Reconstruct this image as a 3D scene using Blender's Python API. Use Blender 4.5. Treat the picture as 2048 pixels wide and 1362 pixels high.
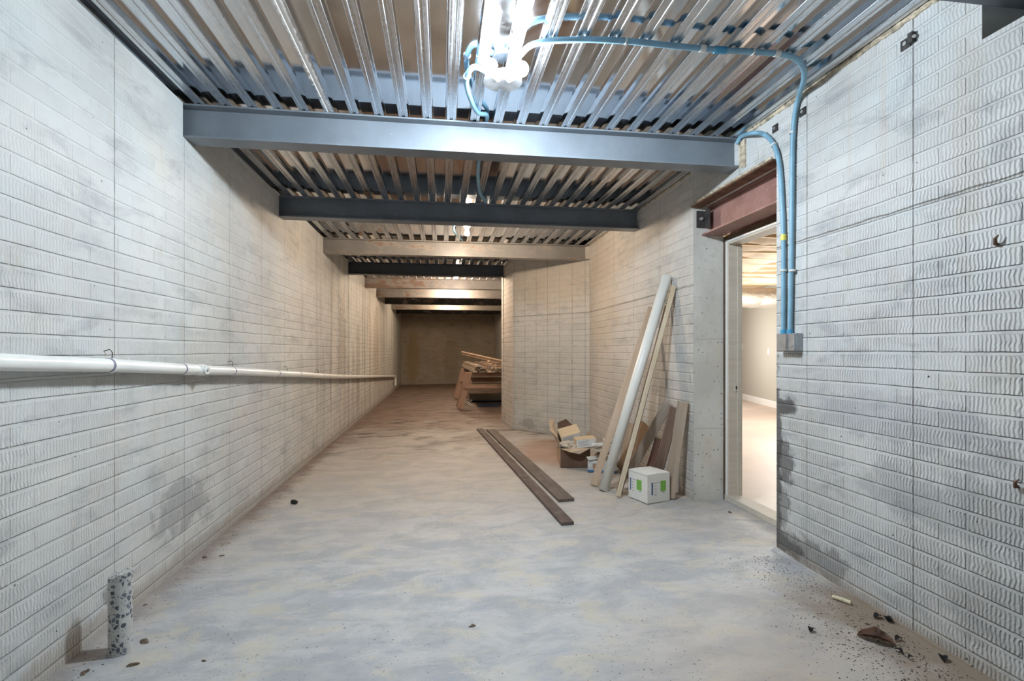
import bpy, bmesh, math, random
from mathutils import Vector, Matrix, noise as mnoise
random.seed(7)
scene = bpy.context.scene
for o in list(bpy.data.objects): bpy.data.objects.remove(o)

# ------------------------------------------------------------------ camera, world, exposure
F = 1009.33; CY = 702.0; YAW = 0.1387; H = 1.26; SLOPE = 0.0142
cam_d = bpy.data.cameras.new('camera'); cam = bpy.data.objects.new('camera', cam_d)
scene.collection.objects.link(cam); scene.camera = cam
cam.location = (0, 0, H); cam.rotation_euler = (math.pi/2, 0, -YAW)
cam_d.sensor_width = 36; cam_d.lens = 36*F/2048; cam_d.shift_y = (CY-681)/2048
cam_d.clip_start = 0.05; cam_d.clip_end = 100
w = bpy.data.worlds.new('world'); scene.world = w; w.use_nodes = True
w.node_tree.nodes['Background'].inputs[0].default_value = (0.004, 0.004, 0.005, 1)
w.node_tree.nodes['Background'].inputs[1].default_value = 1.0
vs = scene.view_settings
vs.view_transform = 'Standard'; vs.look = 'None'; vs.gamma = 1; vs.use_curve_mapping = False
vs.exposure = 1.57

# light outputs (radiant power of the bulbs and of the added room fill)
P_MAIN = 50.0; COL_MAIN = (0.80, 0.91, 1.0)
P_WARM = 27.0; COL_WARM = (1.0, 0.78, 0.58)
P_ROOM_FILL = 150.0; COL_ROOM_FILL = (1.0, 0.96, 0.90)

# ------------------------------------------------------------------ plan of the place (metres)
XL = -1.524; XR = 2.05; YB = 19.5; YBACK = -2.6
ZTOP = 2.739; ZBB = 2.537; BH = ZTOP-ZBB
BEAMY = [1.47, 3.25, 5.04, 6.84, 8.63, 10.43, 12.22, 14.02, 15.81, 17.60]
def zf(x): return SLOPE*x

C = scene.collection
def ray(u, v):
    s, c = math.sin(YAW), math.cos(YAW); a = (u-1024)/F; b = (CY-v)/F
    return (s+a*c, c-a*s, b)
def at(u, v, x=None, y=None, z=None, floor=False):
    r = ray(u, v)
    if floor: t = -H/(r[2]-SLOPE*r[0])
    elif x is not None: t = x/r[0]
    elif y is not None: t = y/r[1]
    else: t = (z-H)/r[2]
    return Vector((r[0]*t, r[1]*t, H+r[2]*t))

# ------------------------------------------------------------------ node helper
class M:
    def __init__(s, name, rough=0.6, metal=0.0, spec=None):
        s.m = bpy.data.materials.new(name); s.m.use_nodes = True
        s.t = s.m.node_tree; s.b = s.t.nodes['Principled BSDF']
        s.b.inputs['Roughness'].default_value = rough; s.b.inputs['Metallic'].default_value = metal
        if spec is not None: s.b.inputs['Specular IOR Level'].default_value = spec
    def n(s, typ, **kw):
        nd = s.t.nodes.new('ShaderNode'+typ)
        for k, v in kw.items(): setattr(nd, k, v)
        return nd
    def put(s, sock, v):
        if v is None: return
        if hasattr(v, 'links'): s.t.links.new(v, sock)
        else:
            if sock.type == 'RGBA' and isinstance(v, tuple) and len(v) == 3: v = v+(1,)
            sock.default_value = v
    def math(s, op, a, b=None, c=None, clamp=False):
        nd = s.n('Math', operation=op, use_clamp=clamp)
        for i, v in enumerate((a, b, c)):
            if v is not None: s.put(nd.inputs[i], v)
        return nd.outputs[0]
    def mix(s, f, a, b, mode='MIX'):
        nd = s.n('Mix', data_type='RGBA', blend_type=mode)
        s.put(nd.inputs[0], f); s.put(nd.inputs[6], a); s.put(nd.inputs[7], b)
        return nd.outputs[2]
    def rng(s, v, a, b, c=0.0, d=1.0, smooth=True):
        nd = s.n('MapRange'); nd.interpolation_type = 'SMOOTHSTEP' if smooth else 'LINEAR'
        s.put(nd.inputs[0], v)
        for i, q in enumerate((a, b, c, d)): nd.inputs[i+1].default_value = q
        return nd.outputs[0]
    def coord(s, kind='Object'): return s.n('TexCoord').outputs[kind]
    def pos(s): return s.n('NewGeometry').outputs['Position']
    def mapp(s, v, sc=(1, 1, 1), loc=(0, 0, 0)):
        nd = s.n('Mapping'); s.put(nd.inputs[0], v); nd.inputs['Scale'].default_value = sc; nd.inputs['Location'].default_value = loc
        return nd.outputs[0]
    def sep(s, v):
        nd = s.n('SeparateXYZ'); s.put(nd.inputs[0], v); return nd.outputs[0], nd.outputs[1], nd.outputs[2]
    def comb(s, x, y, z=0.0):
        nd = s.n('CombineXYZ')
        for i, v in enumerate((x, y, z)): s.put(nd.inputs[i], v)
        return nd.outputs[0]
    def noise(s, v, scale=5, detail=4, rough=0.55, dist=0.0):
        nd = s.n('TexNoise'); s.put(nd.inputs['Vector'], v); nd.inputs['Scale'].default_value = scale
        nd.inputs['Detail'].default_value = detail; nd.inputs['Roughness'].default_value = rough; nd.inputs['Distortion'].default_value = dist
        return nd.outputs['Fac']
    def voro(s, v, scale=5, feature='F1', rnd=1.0):
        nd = s.n('TexVoronoi', feature=feature); s.put(nd.inputs['Vector'], v); nd.inputs['Scale'].default_value = scale
        nd.inputs['Randomness'].default_value = rnd
        return nd
    def color(s, v): s.put(s.b.inputs['Base Color'], v); return s
    def rough(s, v): s.put(s.b.inputs['Roughness'], v); return s
    def bump(s, h, strength=0.5, dist=0.01):
        nd = s.n('Bump'); nd.inputs['Strength'].default_value = strength; nd.inputs['Distance'].default_value = dist
        s.put(nd.inputs['Height'], h); s.t.links.new(nd.outputs[0], s.b.inputs['Normal']); return s

def plain(name, col, rough=0.6, metal=0.0, var=0.12, scale=8, bump=0.0, spec=None):
    m = M(name, rough, metal, spec)
    c = m.coord(); n = m.noise(c, scale, 5)
    dk = tuple(q*(1-var) for q in col); lt = tuple(min(1, q*(1+var)) for q in col)
    m.color(m.mix(m.rng(n, .3, .7), dk, lt))
    if bump: m.bump(n, bump, 0.01)
    return m.m

# ------------------------------------------------------------------ materials
CH = 0.0813; BL = 0.305
def brick_mat(name, ridge=1.0, relief=1.0, fade_hi=0.35, base=(0.60, 0.60, 0.575), dark=(0.40, 0.40, 0.39),
              streak=None, stains=(), joint=0.65, joff=0.0, coldjoint=None, pits=1.0, warm=None, lowdark=0.0, head=.6, ch=.0813, ph0=.016, jstr=.8, grime=1.0, strip=None):
    CH = ch
    """board-formed concrete cast against a brick-pattern liner; UV in metres (u along, v up)"""
    m = M(name, 0.85, spec=0.3)
    uv = m.coord('UV'); u, v, _ = m.sep(uv)
    # slight waviness of courses
    wob = m.math('MULTIPLY', m.math('SUBTRACT', m.noise(uv, 1.3, 2), .5), .012)
    vv = m.math('ADD', v, wob)
    r = m.math('DIVIDE', m.math('SUBTRACT', vv, ph0), CH); row = m.math('FLOOR', r); fv = m.math('FRACT', r)
    par = m.math('MODULO', m.math('ADD', row, 100.0), 2.0)
    ub = m.math('ADD', m.math('DIVIDE', u, BL), m.math('MULTIPLY', par, .36)); fu = m.math('FRACT', ub)
    bid = m.math('FLOOR', ub)
    dv = m.math('MULTIPLY', m.math('MINIMUM', fv, m.math('SUBTRACT', 1.0, fv)), CH)
    du = m.math('MULTIPLY', m.math('MINIMUM', fu, m.math('SUBTRACT', 1.0, fu)), BL)
    jit = m.math('MULTIPLY', m.math('SUBTRACT', m.noise(uv, 60, 3), .5), .006)
    mv = m.rng(m.math('ADD', dv, jit), .0045, .0085); mu = m.rng(m.math('ADD', du, jit), .0035, .0075)
    mu2 = m.math('MULTIPLY_ADD', mu, head, 1-head); brick = m.math('MULTIPLY', mv, mu2)
    # combed ridges, wavy from brick to brick
    wv = m.n('TexNoise'); wv.inputs['Scale'].default_value = 1.0; wv.inputs['Detail'].default_value = 2
    m.put(wv.inputs['Vector'], m.comb(m.math('MULTIPLY', u, 13.0), m.math('MULTIPLY', v, 26.0), m.math('MULTIPLY', m.math('ADD', row, m.math('MULTIPLY', bid, 3.1)), 1.7)))
    ph = m.math('ADD', m.math('MULTIPLY', u, 2*math.pi/.0158), m.math('MULTIPLY', wv.outputs['Fac'], 9.0))
    sn = m.math('MULTIPLY_ADD', m.math('SINE', ph), .5, .5)
    amp = m.rng(m.noise(uv, 2.1, 3), .30, .62, .25, 1.0)
    rg = m.math('MULTIPLY', m.math('MULTIPLY', sn, amp), ridge*.55)
    fade = m.rng(v, 1.5, 2.3, 1.0, fade_hi)
    bn = m.noise(uv, 3.3, 3); fade = m.math('MULTIPLY', fade, m.rng(bn, .25, .5, .55, 1.0))
    hgt = m.math('MULTIPLY', m.math('MULTIPLY', brick, m.math('ADD', .55, rg)), fade)
    if strip: fade = m.math('MULTIPLY', fade, m.rng(u, strip[0], strip[0]+.015, 1.0, strip[1]))
    fine = m.noise(uv, 140, 3); hgt = m.math('ADD', hgt, m.math('MULTIPLY', fine, .10))
    # form panel joints
    fj = m.math('FRACT', m.math('ADD', m.math('DIVIDE', u, joint), 50.0-joff/joint))
    dj = m.math('MULTIPLY', m.math('MINIMUM', fj, m.math('SUBTRACT', 1.0, fj)), joint)
    jn = m.math('ADD', dj, m.math('MULTIPLY', m.math('SUBTRACT', m.noise(uv, 22, 3), .5), .006))
    jm = m.math('MULTIPLY', m.math('SUBTRACT', 1.0, m.rng(jn, .0006, .0036)), m.rng(m.noise(uv, 3.0, 3), .3, .55, .45, 1.0))
    hgt = m.math('SUBTRACT', hgt, m.math('MULTIPLY', jm, .5))
    # colour
    big = m.noise(uv, .9, 5, .6); col = m.mix(m.rng(big, .35, .65), base, tuple(q*.87 for q in base))
    med = m.noise(m.mapp(uv, (1, 1.7, 1)), 7, 5, .65); col = m.mix(m.rng(med, .5, .75, 0, .38), col, dark)
    cool = m.noise(m.mapp(uv, (1, 1, 1), (7, 3, 0)), 2.3, 4); col = m.mix(m.rng(cool, .45, .7, 0, .5), col, (base[0]*.93, base[1]*1.0, base[2]*1.04))
    cream = m.noise(m.mapp(uv, (1, 1, 1), (3, 9, 0)), 1.7, 4); col = m.mix(m.rng(cream, .5, .75, 0, .45), col, (base[0]*1.02, base[1]*.93, base[2]*.83))
    # darker combing grooves; dirt and cast shadow painted along each brick's lower edge
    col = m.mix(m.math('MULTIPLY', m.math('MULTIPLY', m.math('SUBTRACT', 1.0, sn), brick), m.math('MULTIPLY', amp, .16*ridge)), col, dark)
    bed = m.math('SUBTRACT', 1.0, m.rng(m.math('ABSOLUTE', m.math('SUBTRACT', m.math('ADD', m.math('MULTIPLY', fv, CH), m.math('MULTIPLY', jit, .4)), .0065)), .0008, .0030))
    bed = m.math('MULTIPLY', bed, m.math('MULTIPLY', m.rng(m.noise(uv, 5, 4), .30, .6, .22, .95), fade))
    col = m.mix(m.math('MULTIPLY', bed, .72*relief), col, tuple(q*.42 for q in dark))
    hd = m.math('MULTIPLY', m.math('SUBTRACT', 1.0, mu), m.math('MULTIPLY', fade, .18*head)); col = m.mix(hd, col, dark)
    gr = m.noise(m.mapp(uv, (1.0, 2.4, 1), (2, 6, 0)), 2.6, 7, .7, .4); col = m.mix(m.rng(gr, .50, .72, 0, .6*grime), col, (dark[0]*.72, dark[1]*.74, dark[2]*.78))
    gr2 = m.noise(m.mapp(uv, (3.5, 1, 1), (8, 1, 0)), 2.2, 6, .7); col = m.mix(m.rng(gr2, .56, .72, 0, .45*grime), col, (base[0]*.80, base[1]*.72, base[2]*.62))
    bt = m.voro(m.comb(m.math('MULTIPLY_ADD', bid, 7.31, .5), m.math('MULTIPLY_ADD', row, 3.77, .5)), 1.0); bc = m.sep(bt.outputs['Color'])[0]; col = m.mix(m.math('MULTIPLY', m.math('MULTIPLY', brick, m.rng(bc, .3, 1.0)), .22*grime), col, dark)
    # vertical rain streaks
    if streak:
        a, b, c, d = streak
        st = m.noise(m.mapp(uv, (5.5, .35, 1)), 1.0, 5, .6)
        reg = m.math('MULTIPLY', m.rng(u, a, b), m.rng(u, c, d, 1, 0))
        f = m.math('MULTIPLY', m.rng(st, .47, .66), reg)
        col = m.mix(m.math('MULTIPLY', f, .75), col, (.24, .225, .20))
        st2 = m.noise(m.mapp(uv, (4.0, .3, 1), (11, 0, 0)), 1.0, 4, .6)
        f2 = m.math('MULTIPLY', m.math('MULTIPLY', m.rng(st2, .56, .68), reg), m.rng(v, 1.5, .3, .15, 1.0))
        col = m.mix(m.math('MULTIPLY', f2, .75), col, (.36, .18, .09))
        st3 = m.noise(m.mapp(uv, (3.0, .25, 1), (23, 0, 0)), 1.0, 3); col = m.mix(m.math('MULTIPLY', m.rng(st3, .5, .7), m.math('MULTIPLY', reg, .5)), col, (.72, .66, .54))
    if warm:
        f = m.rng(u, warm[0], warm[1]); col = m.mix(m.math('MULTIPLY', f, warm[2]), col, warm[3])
    # shaped damp stains: (u, v, ru, rv, strength, colour)
    edge = m.math('SUBTRACT', m.noise(uv, 9, 5, .6), .5)
    for (su, sv, ru, rv, k, sc) in stains:
        x = m.math('DIVIDE', m.math('SUBTRACT', u, su), ru); y = m.math('DIVIDE', m.math('SUBTRACT', v, sv), rv)
        d2 = m.math('SQRT', m.math('ADD', m.math('MULTIPLY', x, x), m.math('MULTIPLY', y, y)))
        d2 = m.math('ADD', d2, m.math('MULTIPLY', edge, 2.4))
        col = m.mix(m.math('MULTIPLY', m.rng(d2, .75, 1.15, 1, 0), k), col, sc)
    col = m.mix(m.math('MULTIPLY', jm, jstr), col, (.12, .11, .10))
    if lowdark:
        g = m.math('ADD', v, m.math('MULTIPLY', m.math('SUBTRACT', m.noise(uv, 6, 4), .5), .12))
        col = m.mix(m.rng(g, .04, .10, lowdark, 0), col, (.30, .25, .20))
    if coldjoint:
        q = m.math('ABSOLUTE', m.math('SUBTRACT', m.math('ADD', v, m.math('MULTIPLY', m.math('SUBTRACT', m.noise(uv, 9, 4), .5), .02)), coldjoint))
        f = m.math('SUBTRACT', 1.0, m.rng(q, .001, .005)); col = m.mix(m.math('MULTIPLY', f, .8), col, (.2, .18, .15))
        hgt = m.math('SUBTRACT', hgt, m.math('MULTIPLY', f, .5))
    if pits:
        vo = m.voro(uv, 19); keep = m.math('GREATER_THAN', m.sep(vo.outputs['Color'])[0], .70)
        sz = m.math('MULTIPLY_ADD', m.sep(vo.outputs['Color'])[1], .07, .02)
        pm = m.math('MULTIPLY', m.math('LESS_THAN', m.math('ADD', vo.outputs['Distance'], m.math('MULTIPLY', m.math('SUBTRACT', m.noise(uv, 90, 2), .5), .12)), sz), keep)
        col = m.mix(m.math('MULTIPLY', pm, .9*pits), col, (.045, .04, .038)); hgt = m.math('SUBTRACT', hgt, m.math('MULTIPLY', pm, .7))
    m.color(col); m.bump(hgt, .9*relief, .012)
    return m.m

DAMP = (.085, .08, .078)
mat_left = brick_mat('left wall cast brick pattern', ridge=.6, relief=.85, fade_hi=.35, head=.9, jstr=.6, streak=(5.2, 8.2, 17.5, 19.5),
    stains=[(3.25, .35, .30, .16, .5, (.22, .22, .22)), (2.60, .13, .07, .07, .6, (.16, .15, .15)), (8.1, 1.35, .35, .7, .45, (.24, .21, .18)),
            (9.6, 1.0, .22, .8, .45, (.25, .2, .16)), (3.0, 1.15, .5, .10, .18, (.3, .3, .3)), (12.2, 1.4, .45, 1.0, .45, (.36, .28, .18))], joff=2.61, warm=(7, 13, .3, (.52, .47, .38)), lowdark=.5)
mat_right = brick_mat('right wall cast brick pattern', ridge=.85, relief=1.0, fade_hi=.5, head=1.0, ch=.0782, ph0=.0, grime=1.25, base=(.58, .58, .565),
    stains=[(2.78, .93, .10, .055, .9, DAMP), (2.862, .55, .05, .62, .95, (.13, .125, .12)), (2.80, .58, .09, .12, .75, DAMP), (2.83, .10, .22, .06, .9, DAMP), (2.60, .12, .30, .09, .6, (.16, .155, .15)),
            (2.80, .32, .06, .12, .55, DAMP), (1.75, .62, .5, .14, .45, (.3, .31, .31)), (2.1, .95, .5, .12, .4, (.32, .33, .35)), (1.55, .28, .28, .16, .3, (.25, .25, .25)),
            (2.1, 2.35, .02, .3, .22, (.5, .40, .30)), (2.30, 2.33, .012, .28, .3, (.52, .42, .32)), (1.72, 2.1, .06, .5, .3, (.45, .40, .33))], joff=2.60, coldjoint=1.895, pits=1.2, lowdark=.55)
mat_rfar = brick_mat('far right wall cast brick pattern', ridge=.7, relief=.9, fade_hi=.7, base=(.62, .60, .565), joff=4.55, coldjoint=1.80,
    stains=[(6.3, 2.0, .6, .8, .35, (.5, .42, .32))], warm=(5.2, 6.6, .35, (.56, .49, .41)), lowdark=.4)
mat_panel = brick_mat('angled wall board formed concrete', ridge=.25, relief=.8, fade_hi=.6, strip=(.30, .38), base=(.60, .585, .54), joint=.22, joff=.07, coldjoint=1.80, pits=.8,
    stains=[(.7, 2.4, .8, .5, .4, (.52, .42, .32)), (.2, .3, .5, .25, .25, (.45, .47, .47)), (1.1, .15, .16, .08, .5, (.2, .18, .16))], lowdark=.3)
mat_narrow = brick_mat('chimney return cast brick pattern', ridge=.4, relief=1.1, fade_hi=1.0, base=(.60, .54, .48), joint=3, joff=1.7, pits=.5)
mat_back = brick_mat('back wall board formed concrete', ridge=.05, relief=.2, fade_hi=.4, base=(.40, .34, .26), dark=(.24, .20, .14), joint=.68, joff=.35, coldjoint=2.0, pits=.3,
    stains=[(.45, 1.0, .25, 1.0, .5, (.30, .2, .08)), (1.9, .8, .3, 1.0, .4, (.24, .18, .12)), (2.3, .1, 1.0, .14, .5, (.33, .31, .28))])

def concrete_end():
    m = M('bare concrete reveal', .85, spec=.3); c = m.coord()
    col = m.mix(m.rng(m.noise(c, 2.5, 5), .35, .65), (.66, .65, .61), (.55, .54, .50))
    col = m.mix(m.rng(m.noise(c, 26, 4), .55, .75, 0, .5), col, (.40, .385, .35))
    col = m.mix(m.rng(m.noise(m.mapp(c, (1, 1, 1), (4, 4, 4)), 4, 4), .55, .7, 0, .45), col, (.62, .56, .46))
    vo = m.voro(c, 30); pm = m.math('MULTIPLY', m.math('LESS_THAN', vo.outputs['Distance'], .18), m.math('GREATER_THAN', m.sep(vo.outputs['Color'])[0], .82))
    col = m.mix(m.math('MULTIPLY', pm, .8), col, (.10, .095, .09))
    x, y, z = m.sep(c)
    for zz in (.62, 1.36):
        q = m.math('ABSOLUTE', m.math('SUBTRACT', m.math('ADD', z, m.math('MULTIPLY', m.math('SUBTRACT', m.noise(c, 12, 3), .5), .02)), zz))
        col = m.mix(m.rng(q, .001, .006, .45, 0), col, (.3, .28, .24))
    m.color(col); m.bump(m.math('ADD', m.noise(c, 40, 4), m.math('MULTIPLY', pm, -1.0)), .5, .008)
    return m.m
mat_end = concrete_end()

def floor_mat():
    m = M('trowelled concrete floor', .62, spec=.35); p = m.pos(); x, y, z = m.sep(p)
    st = m.mapp(p, (1, 1.8, 1)); n1 = m.noise(st, 2.6, 8, .68, .5)
    col = m.mix(m.rng(n1, .38, .62), (.49, .485, .47), (.36, .365, .372))
    n2 = m.noise(m.mapp(p, (1, 1.6, 1), (5, 2, 0)), 3.4, 7, .68, .6); col = m.mix(m.rng(n2, .50, .64, 0, .65), col, (.53, .49, .39))
    n3 = m.noise(m.mapp(p, (1, 1.5, 1), (9, 9, 0)), 4.6, 7, .7, .8); col = m.mix(m.rng(n3, .50, .66, 0, .45), col, (.33, .36, .42))
    n4 = m.noise(m.mapp(p, (2.2, 6, 1), (1, 4, 0)), 3.6, 7, .75, 1.6); col = m.mix(m.rng(n4, .58, .70, 0, .55), col, (.62, .62, .61))
    n5 = m.noise(m.mapp(p, (1.6, 3.6, 1), (6, 1, 0)), 5.5, 6, .7, 1.2); col = m.mix(m.rng(n5, .60, .70, 0, .4), col, (.27, .25, .235))
    # earth washed in: right foreground and the far half
    wob = m.math('SUBTRACT', m.noise(p, 1.1, 5, .6), .5)
    near_r = m.math('MULTIPLY', m.rng(m.math('ADD', x, m.math('MULTIPLY', wob, 1.5)), .2, 1.3), m.rng(m.math('ADD', y, m.math('MULTIPLY', wob, 1.2)), 2.8, 1.8))
    col = m.mix(m.math('MULTIPLY', near_r, .55), col, (.42, .335, .26))
    mid = m.rng(m.math('ADD', y, m.math('MULTIPLY', wob, 2.6)), 2.6, 5.0, 0, .5); col = m.mix(mid, col, (.475, .41, .335))
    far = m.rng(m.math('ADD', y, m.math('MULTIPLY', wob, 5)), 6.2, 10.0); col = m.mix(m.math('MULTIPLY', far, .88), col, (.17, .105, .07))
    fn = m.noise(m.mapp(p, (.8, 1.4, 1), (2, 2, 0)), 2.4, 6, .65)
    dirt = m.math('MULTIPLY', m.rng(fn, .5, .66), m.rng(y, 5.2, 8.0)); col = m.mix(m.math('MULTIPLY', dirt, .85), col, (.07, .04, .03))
    # grime gathered along both walls
    dl = m.math('SUBTRACT', x, XL); dl = m.math('ADD', dl, m.math('MULTIPLY', m.math('SUBTRACT', m.noise(p, 5, 5), .5), .35))
    col = m.mix(m.math('MULTIPLY', m.rng(dl, .0, .22, 1, 0), m.rng(y, 2, 5, .2, .85)), col, (.17, .105, .08))
    col = m.mix(m.rng(m.math('ADD', dl, .0), -.05, .12, .5, 0), col, (.25, .22, .2))
    bx = m.math('DIVIDE', m.math('SUBTRACT', x, 1.32), .45); by = m.math('DIVIDE', m.math('SUBTRACT', y, 6.1), .9)
    bd = m.math('ADD', m.math('SQRT', m.math('ADD', m.math('MULTIPLY', bx, bx), m.math('MULTIPLY', by, by))), m.math('MULTIPLY', wob, 1.3))
    col = m.mix(m.rng(bd, .5, 1.1, .65, 0), col, (.34, .19, .12))
    dr = m.math('SUBTRACT', XR, x); dr = m.math('ADD', dr, m.math('MULTIPLY', m.math('SUBTRACT', m.noise(p, 6, 5), .5), .5))
    col = m.mix(m.math('MULTIPLY', m.rng(dr, .12, .42, 1, 0), m.rng(y, 2.6, 2.2)), col, (.26, .205, .155))
    # specks of grit
    for sc, thr, keepv in ((38, .16, .84), (85, .22, .80), (16, .08, .86)):
        vo = m.voro(m.mapp(p, (1, 1.0, 1)), sc); pm = m.math('MULTIPLY', m.math('LESS_THAN', vo.outputs['Distance'], thr), m.math('GREATER_THAN', m.sep(vo.outputs['Color'])[0], keepv))
        pm = m.math('MULTIPLY', pm, m.rng(m.noise(p, 1.7, 3), .38, .62, .25, 1.0)); col = m.mix(m.math('MULTIPLY', pm, .75), col, (.09, .075, .065))
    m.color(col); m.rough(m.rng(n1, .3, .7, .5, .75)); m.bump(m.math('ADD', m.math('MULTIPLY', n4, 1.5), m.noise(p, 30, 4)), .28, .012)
    return m.m
mat_floor = floor_mat()

def deck_mat():
    m = M('galvanized steel deck', .2, 1.0); p = m.pos(); x, y, z = m.sep(p)
    st = m.noise(m.mapp(p, (90, 1.2, 30)), 1.0, 4, .6); spg = m.noise(m.mapp(p, (1, 1, 1)), 34, 4, .65); big = m.noise(m.mapp(p, (3, 1.0, 1)), 1.2, 4)
    col = m.mix(m.rng(st, .3, .7), (.66, .69, .73), (.61, .645, .685)); col = m.mix(m.rng(big, .4, .7, 0, .35), col, (.58, .56, .54))
    # crusted residue on one flute
    for (xc, y0, y1) in ((-.687, 1.9, 3.3), (-.687, 4.3, 4.95), (-1.02, 9.0, 9.6)):
        d = m.math('ADD', m.math('ABSOLUTE', m.math('SUBTRACT', x, xc)), m.math('MULTIPLY', m.math('SUBTRACT', m.noise(p, 30, 4), .5), .05))
        f = m.math('MULTIPLY', m.rng(d, .012, .022, 1, 0), m.math('MULTIPLY', m.math('GREATER_THAN', y, y0), m.math('LESS_THAN', y, y1)))
        f = m.math('MULTIPLY', f, m.math('LESS_THAN', z, ZTOP+.006))
        col = m.mix(f, col, (.85, .84, .82)); crust = f
        mt = m.math('SUBTRACT', 1.0, f)
        if xc == -.687 and y0 == 1.9: m.t.links.new(mt, m.b.inputs['Metallic'])
    rn = m.noise(m.mapp(p, (4, 4, 4)), 1.5, 5, .6); rf = m.math('MULTIPLY', m.rng(rn, .62, .7), m.rng(y, 5, 8)); col = m.mix(m.math('MULTIPLY', rf, .8), col, (.16, .07, .035))
    low = m.math('LESS_THAN', z, ZTOP+.006)
    m.color(col); m.rough(m.math('ADD', m.rng(spg, .3, .7, .07, .11), m.math('MULTIPLY', low, m.rng(st, .3, .7, .12, .30))))
    m.bump(m.math('ADD', m.math('ADD', m.math('MULTIPLY', spg, .15), m.math('MULTIPLY', big, 1.4)), m.math('MULTIPLY', low, m.math('MULTIPLY', st, 1.2))), .06, .003)
    return m.m
mat_deck = deck_mat()

def beam_mat(name, col, rust=0.0, warmth=0.0, seed=0):
    m = M(name, .42, spec=.5); p = m.pos(); x, y, z = m.sep(p)
    n = m.noise(m.mapp(p, (1, 1, 1), (seed, seed, 0)), 3, 5, .6)
    c = m.mix(m.rng(n, .35, .65), col, tuple(q*.82 for q in col))
    sp = m.noise(p, 70, 3); c = m.mix(m.rng(sp, .66, .74, 0, .5), c, (.55, .53, .5))
    if rust:
        r = m.noise(m.mapp(p, (2.2, 2.2, 5), (seed*3, 1, 0)), 1.6, 6, .65)
        lf = m.rng(x, XL+.1, XL+1.7, .19*rust, .0)
        f = m.rng(m.math('ADD', r, lf), .60, .66); c = m.mix(f, c, (.14, .055, .03))
        f2 = m.rng(m.math('ADD', r, lf), .54, .60, 0, .35); c = m.mix(f2, c, (.5, .42, .34))
    m.color(c); m.rough(m.rng(n, .3, .7, .32, .5)); m.bump(m.noise(p, 25, 4), .1, .005)
    return m.m
mat_beams = [beam_mat('blue grey primed steel', (.20, .235, .275)), beam_mat('blue grey primed steel', (.175, .20, .228), 0, 0, 1), beam_mat('dark blue grey primed steel', (.17, .195, .23), 0, 0, 2),
             beam_mat('weathered grey primed steel', (.30, .29, .275), .12, 0, 3), beam_mat('shade-darkened primed steel', (.055, .065, .085), 0, 0, 4), beam_mat('rust stained grey steel', (.30, .28, .27), 1.0, 0, 5),
             beam_mat('rusting grey steel', (.32, .30, .28), .6, 0, 6), beam_mat('shade-darkened grey steel', (.06, .055, .055), .3, 0, 7), beam_mat('grey brown steel', (.30, .27, .23), .3, 0, 8), beam_mat('shade-darkened far steel', (.05, .045, .04), .2, 0, 9)]  # beams with no bulb before them: shade painted in as darker steel

def wood_mat(name, a, b, rough=.65, ring=1.0, knots=True, seed=0.0, weather=0.0):
    m = M(name, rough, spec=.3); c = m.mapp(m.coord(), (1, 1, 1), (seed, seed*.7, seed*.3))
    g = m.noise(m.mapp(c, (2.0, 45, 45)), 1.0, 5, .6, .3)
    col = m.mix(m.rng(g, .32, .68), a, b)
    g2 = m.noise(m.mapp(c, (.9, 9, 9)), 1.0, 4, .6, .8); col = m.mix(m.rng(g2, .42, .7, 0, .55*ring), col, tuple(q*.72 for q in b))
    if knots:
        vo = m.voro(m.mapp(c, (2.2, 9, 9)), 1.0); k = m.math('MULTIPLY', m.math('LESS_THAN', vo.outputs['Distance'], .13), m.math('GREATER_THAN', m.sep(vo.outputs['Color'])[0], .6))
        col = m.mix(m.math('MULTIPLY', k, .75), col, tuple(q*.38 for q in b))
    if weather:
        col = m.mix(m.rng(m.noise(c, 6, 5, .65), .45, .7, 0, weather), col, (.30, .27, .25))
    m.color(col); m.bump(g, .25, .002)
    return m.m
W_PINE = wood_mat('pale pine', (.62, .47, .34), (.54, .39, .27))
W_STRIP = wood_mat('bleached furring pine', (.62, .52, .38), (.50, .39, .26), seed=3)
W_DECKA = wood_mat('dark brown composite decking', (.13, .092, .078), (.085, .06, .052), knots=False, weather=.25, seed=5)
W_DECKB = wood_mat('grey brown composite decking', (.155, .12, .098), (.105, .08, .066), knots=False, weather=.3, seed=8)
W_GREY = wood_mat('weathered tan plank', (.44, .34, .25), (.35, .27, .20), knots=False, weather=.35, seed=11)
W_TAUPE = wood_mat('taupe plank', (.42, .35, .28), (.33, .27, .22), knots=False, weather=.4, seed=14)
W_RED = wood_mat('reddish brown plank', (.16, .075, .05), (.11, .05, .036), knots=False, seed=17)
W_BROWN = wood_mat('striped brown plank', (.24, .155, .11), (.13, .08, .06), knots=False, seed=20)
W_CHIP = wood_mat('tan particle board', (.44, .30, .19), (.34, .22, .13), knots=False, ring=.3, seed=23)
W_SAW = wood_mat('old sawhorse timber', (.42, .27, .19), (.30, .18, .12), seed=26)
W_LUM = [wood_mat('salvaged batten '+n, a, b, seed=30+i*3) for i, (n, a, b) in enumerate((('tan', (.68, .50, .36), (.54, .38, .26)), ('pale', (.76, .62, .48), (.62, .48, .36)), ('brown', (.46, .31, .21), (.32, .20, .13)), ('grey', (.40, .35, .29), (.30, .26, .21))))]
W_FRAME = wood_mat('primed door jamb', (.60, .555, .48), (.54, .49, .42), knots=False, ring=.4, seed=40)
W_ROUGH = wood_mat('rough framing lumber', (.15, .10, .065), (.09, .058, .036), seed=43)
W_JOIST = wood_mat('ceiling joist lumber', (.66, .50, .32), (.55, .39, .23), seed=46)
m_pvc = plain('white pvc', (.78, .78, .75), .28, var=.05, scale=3)
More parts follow.
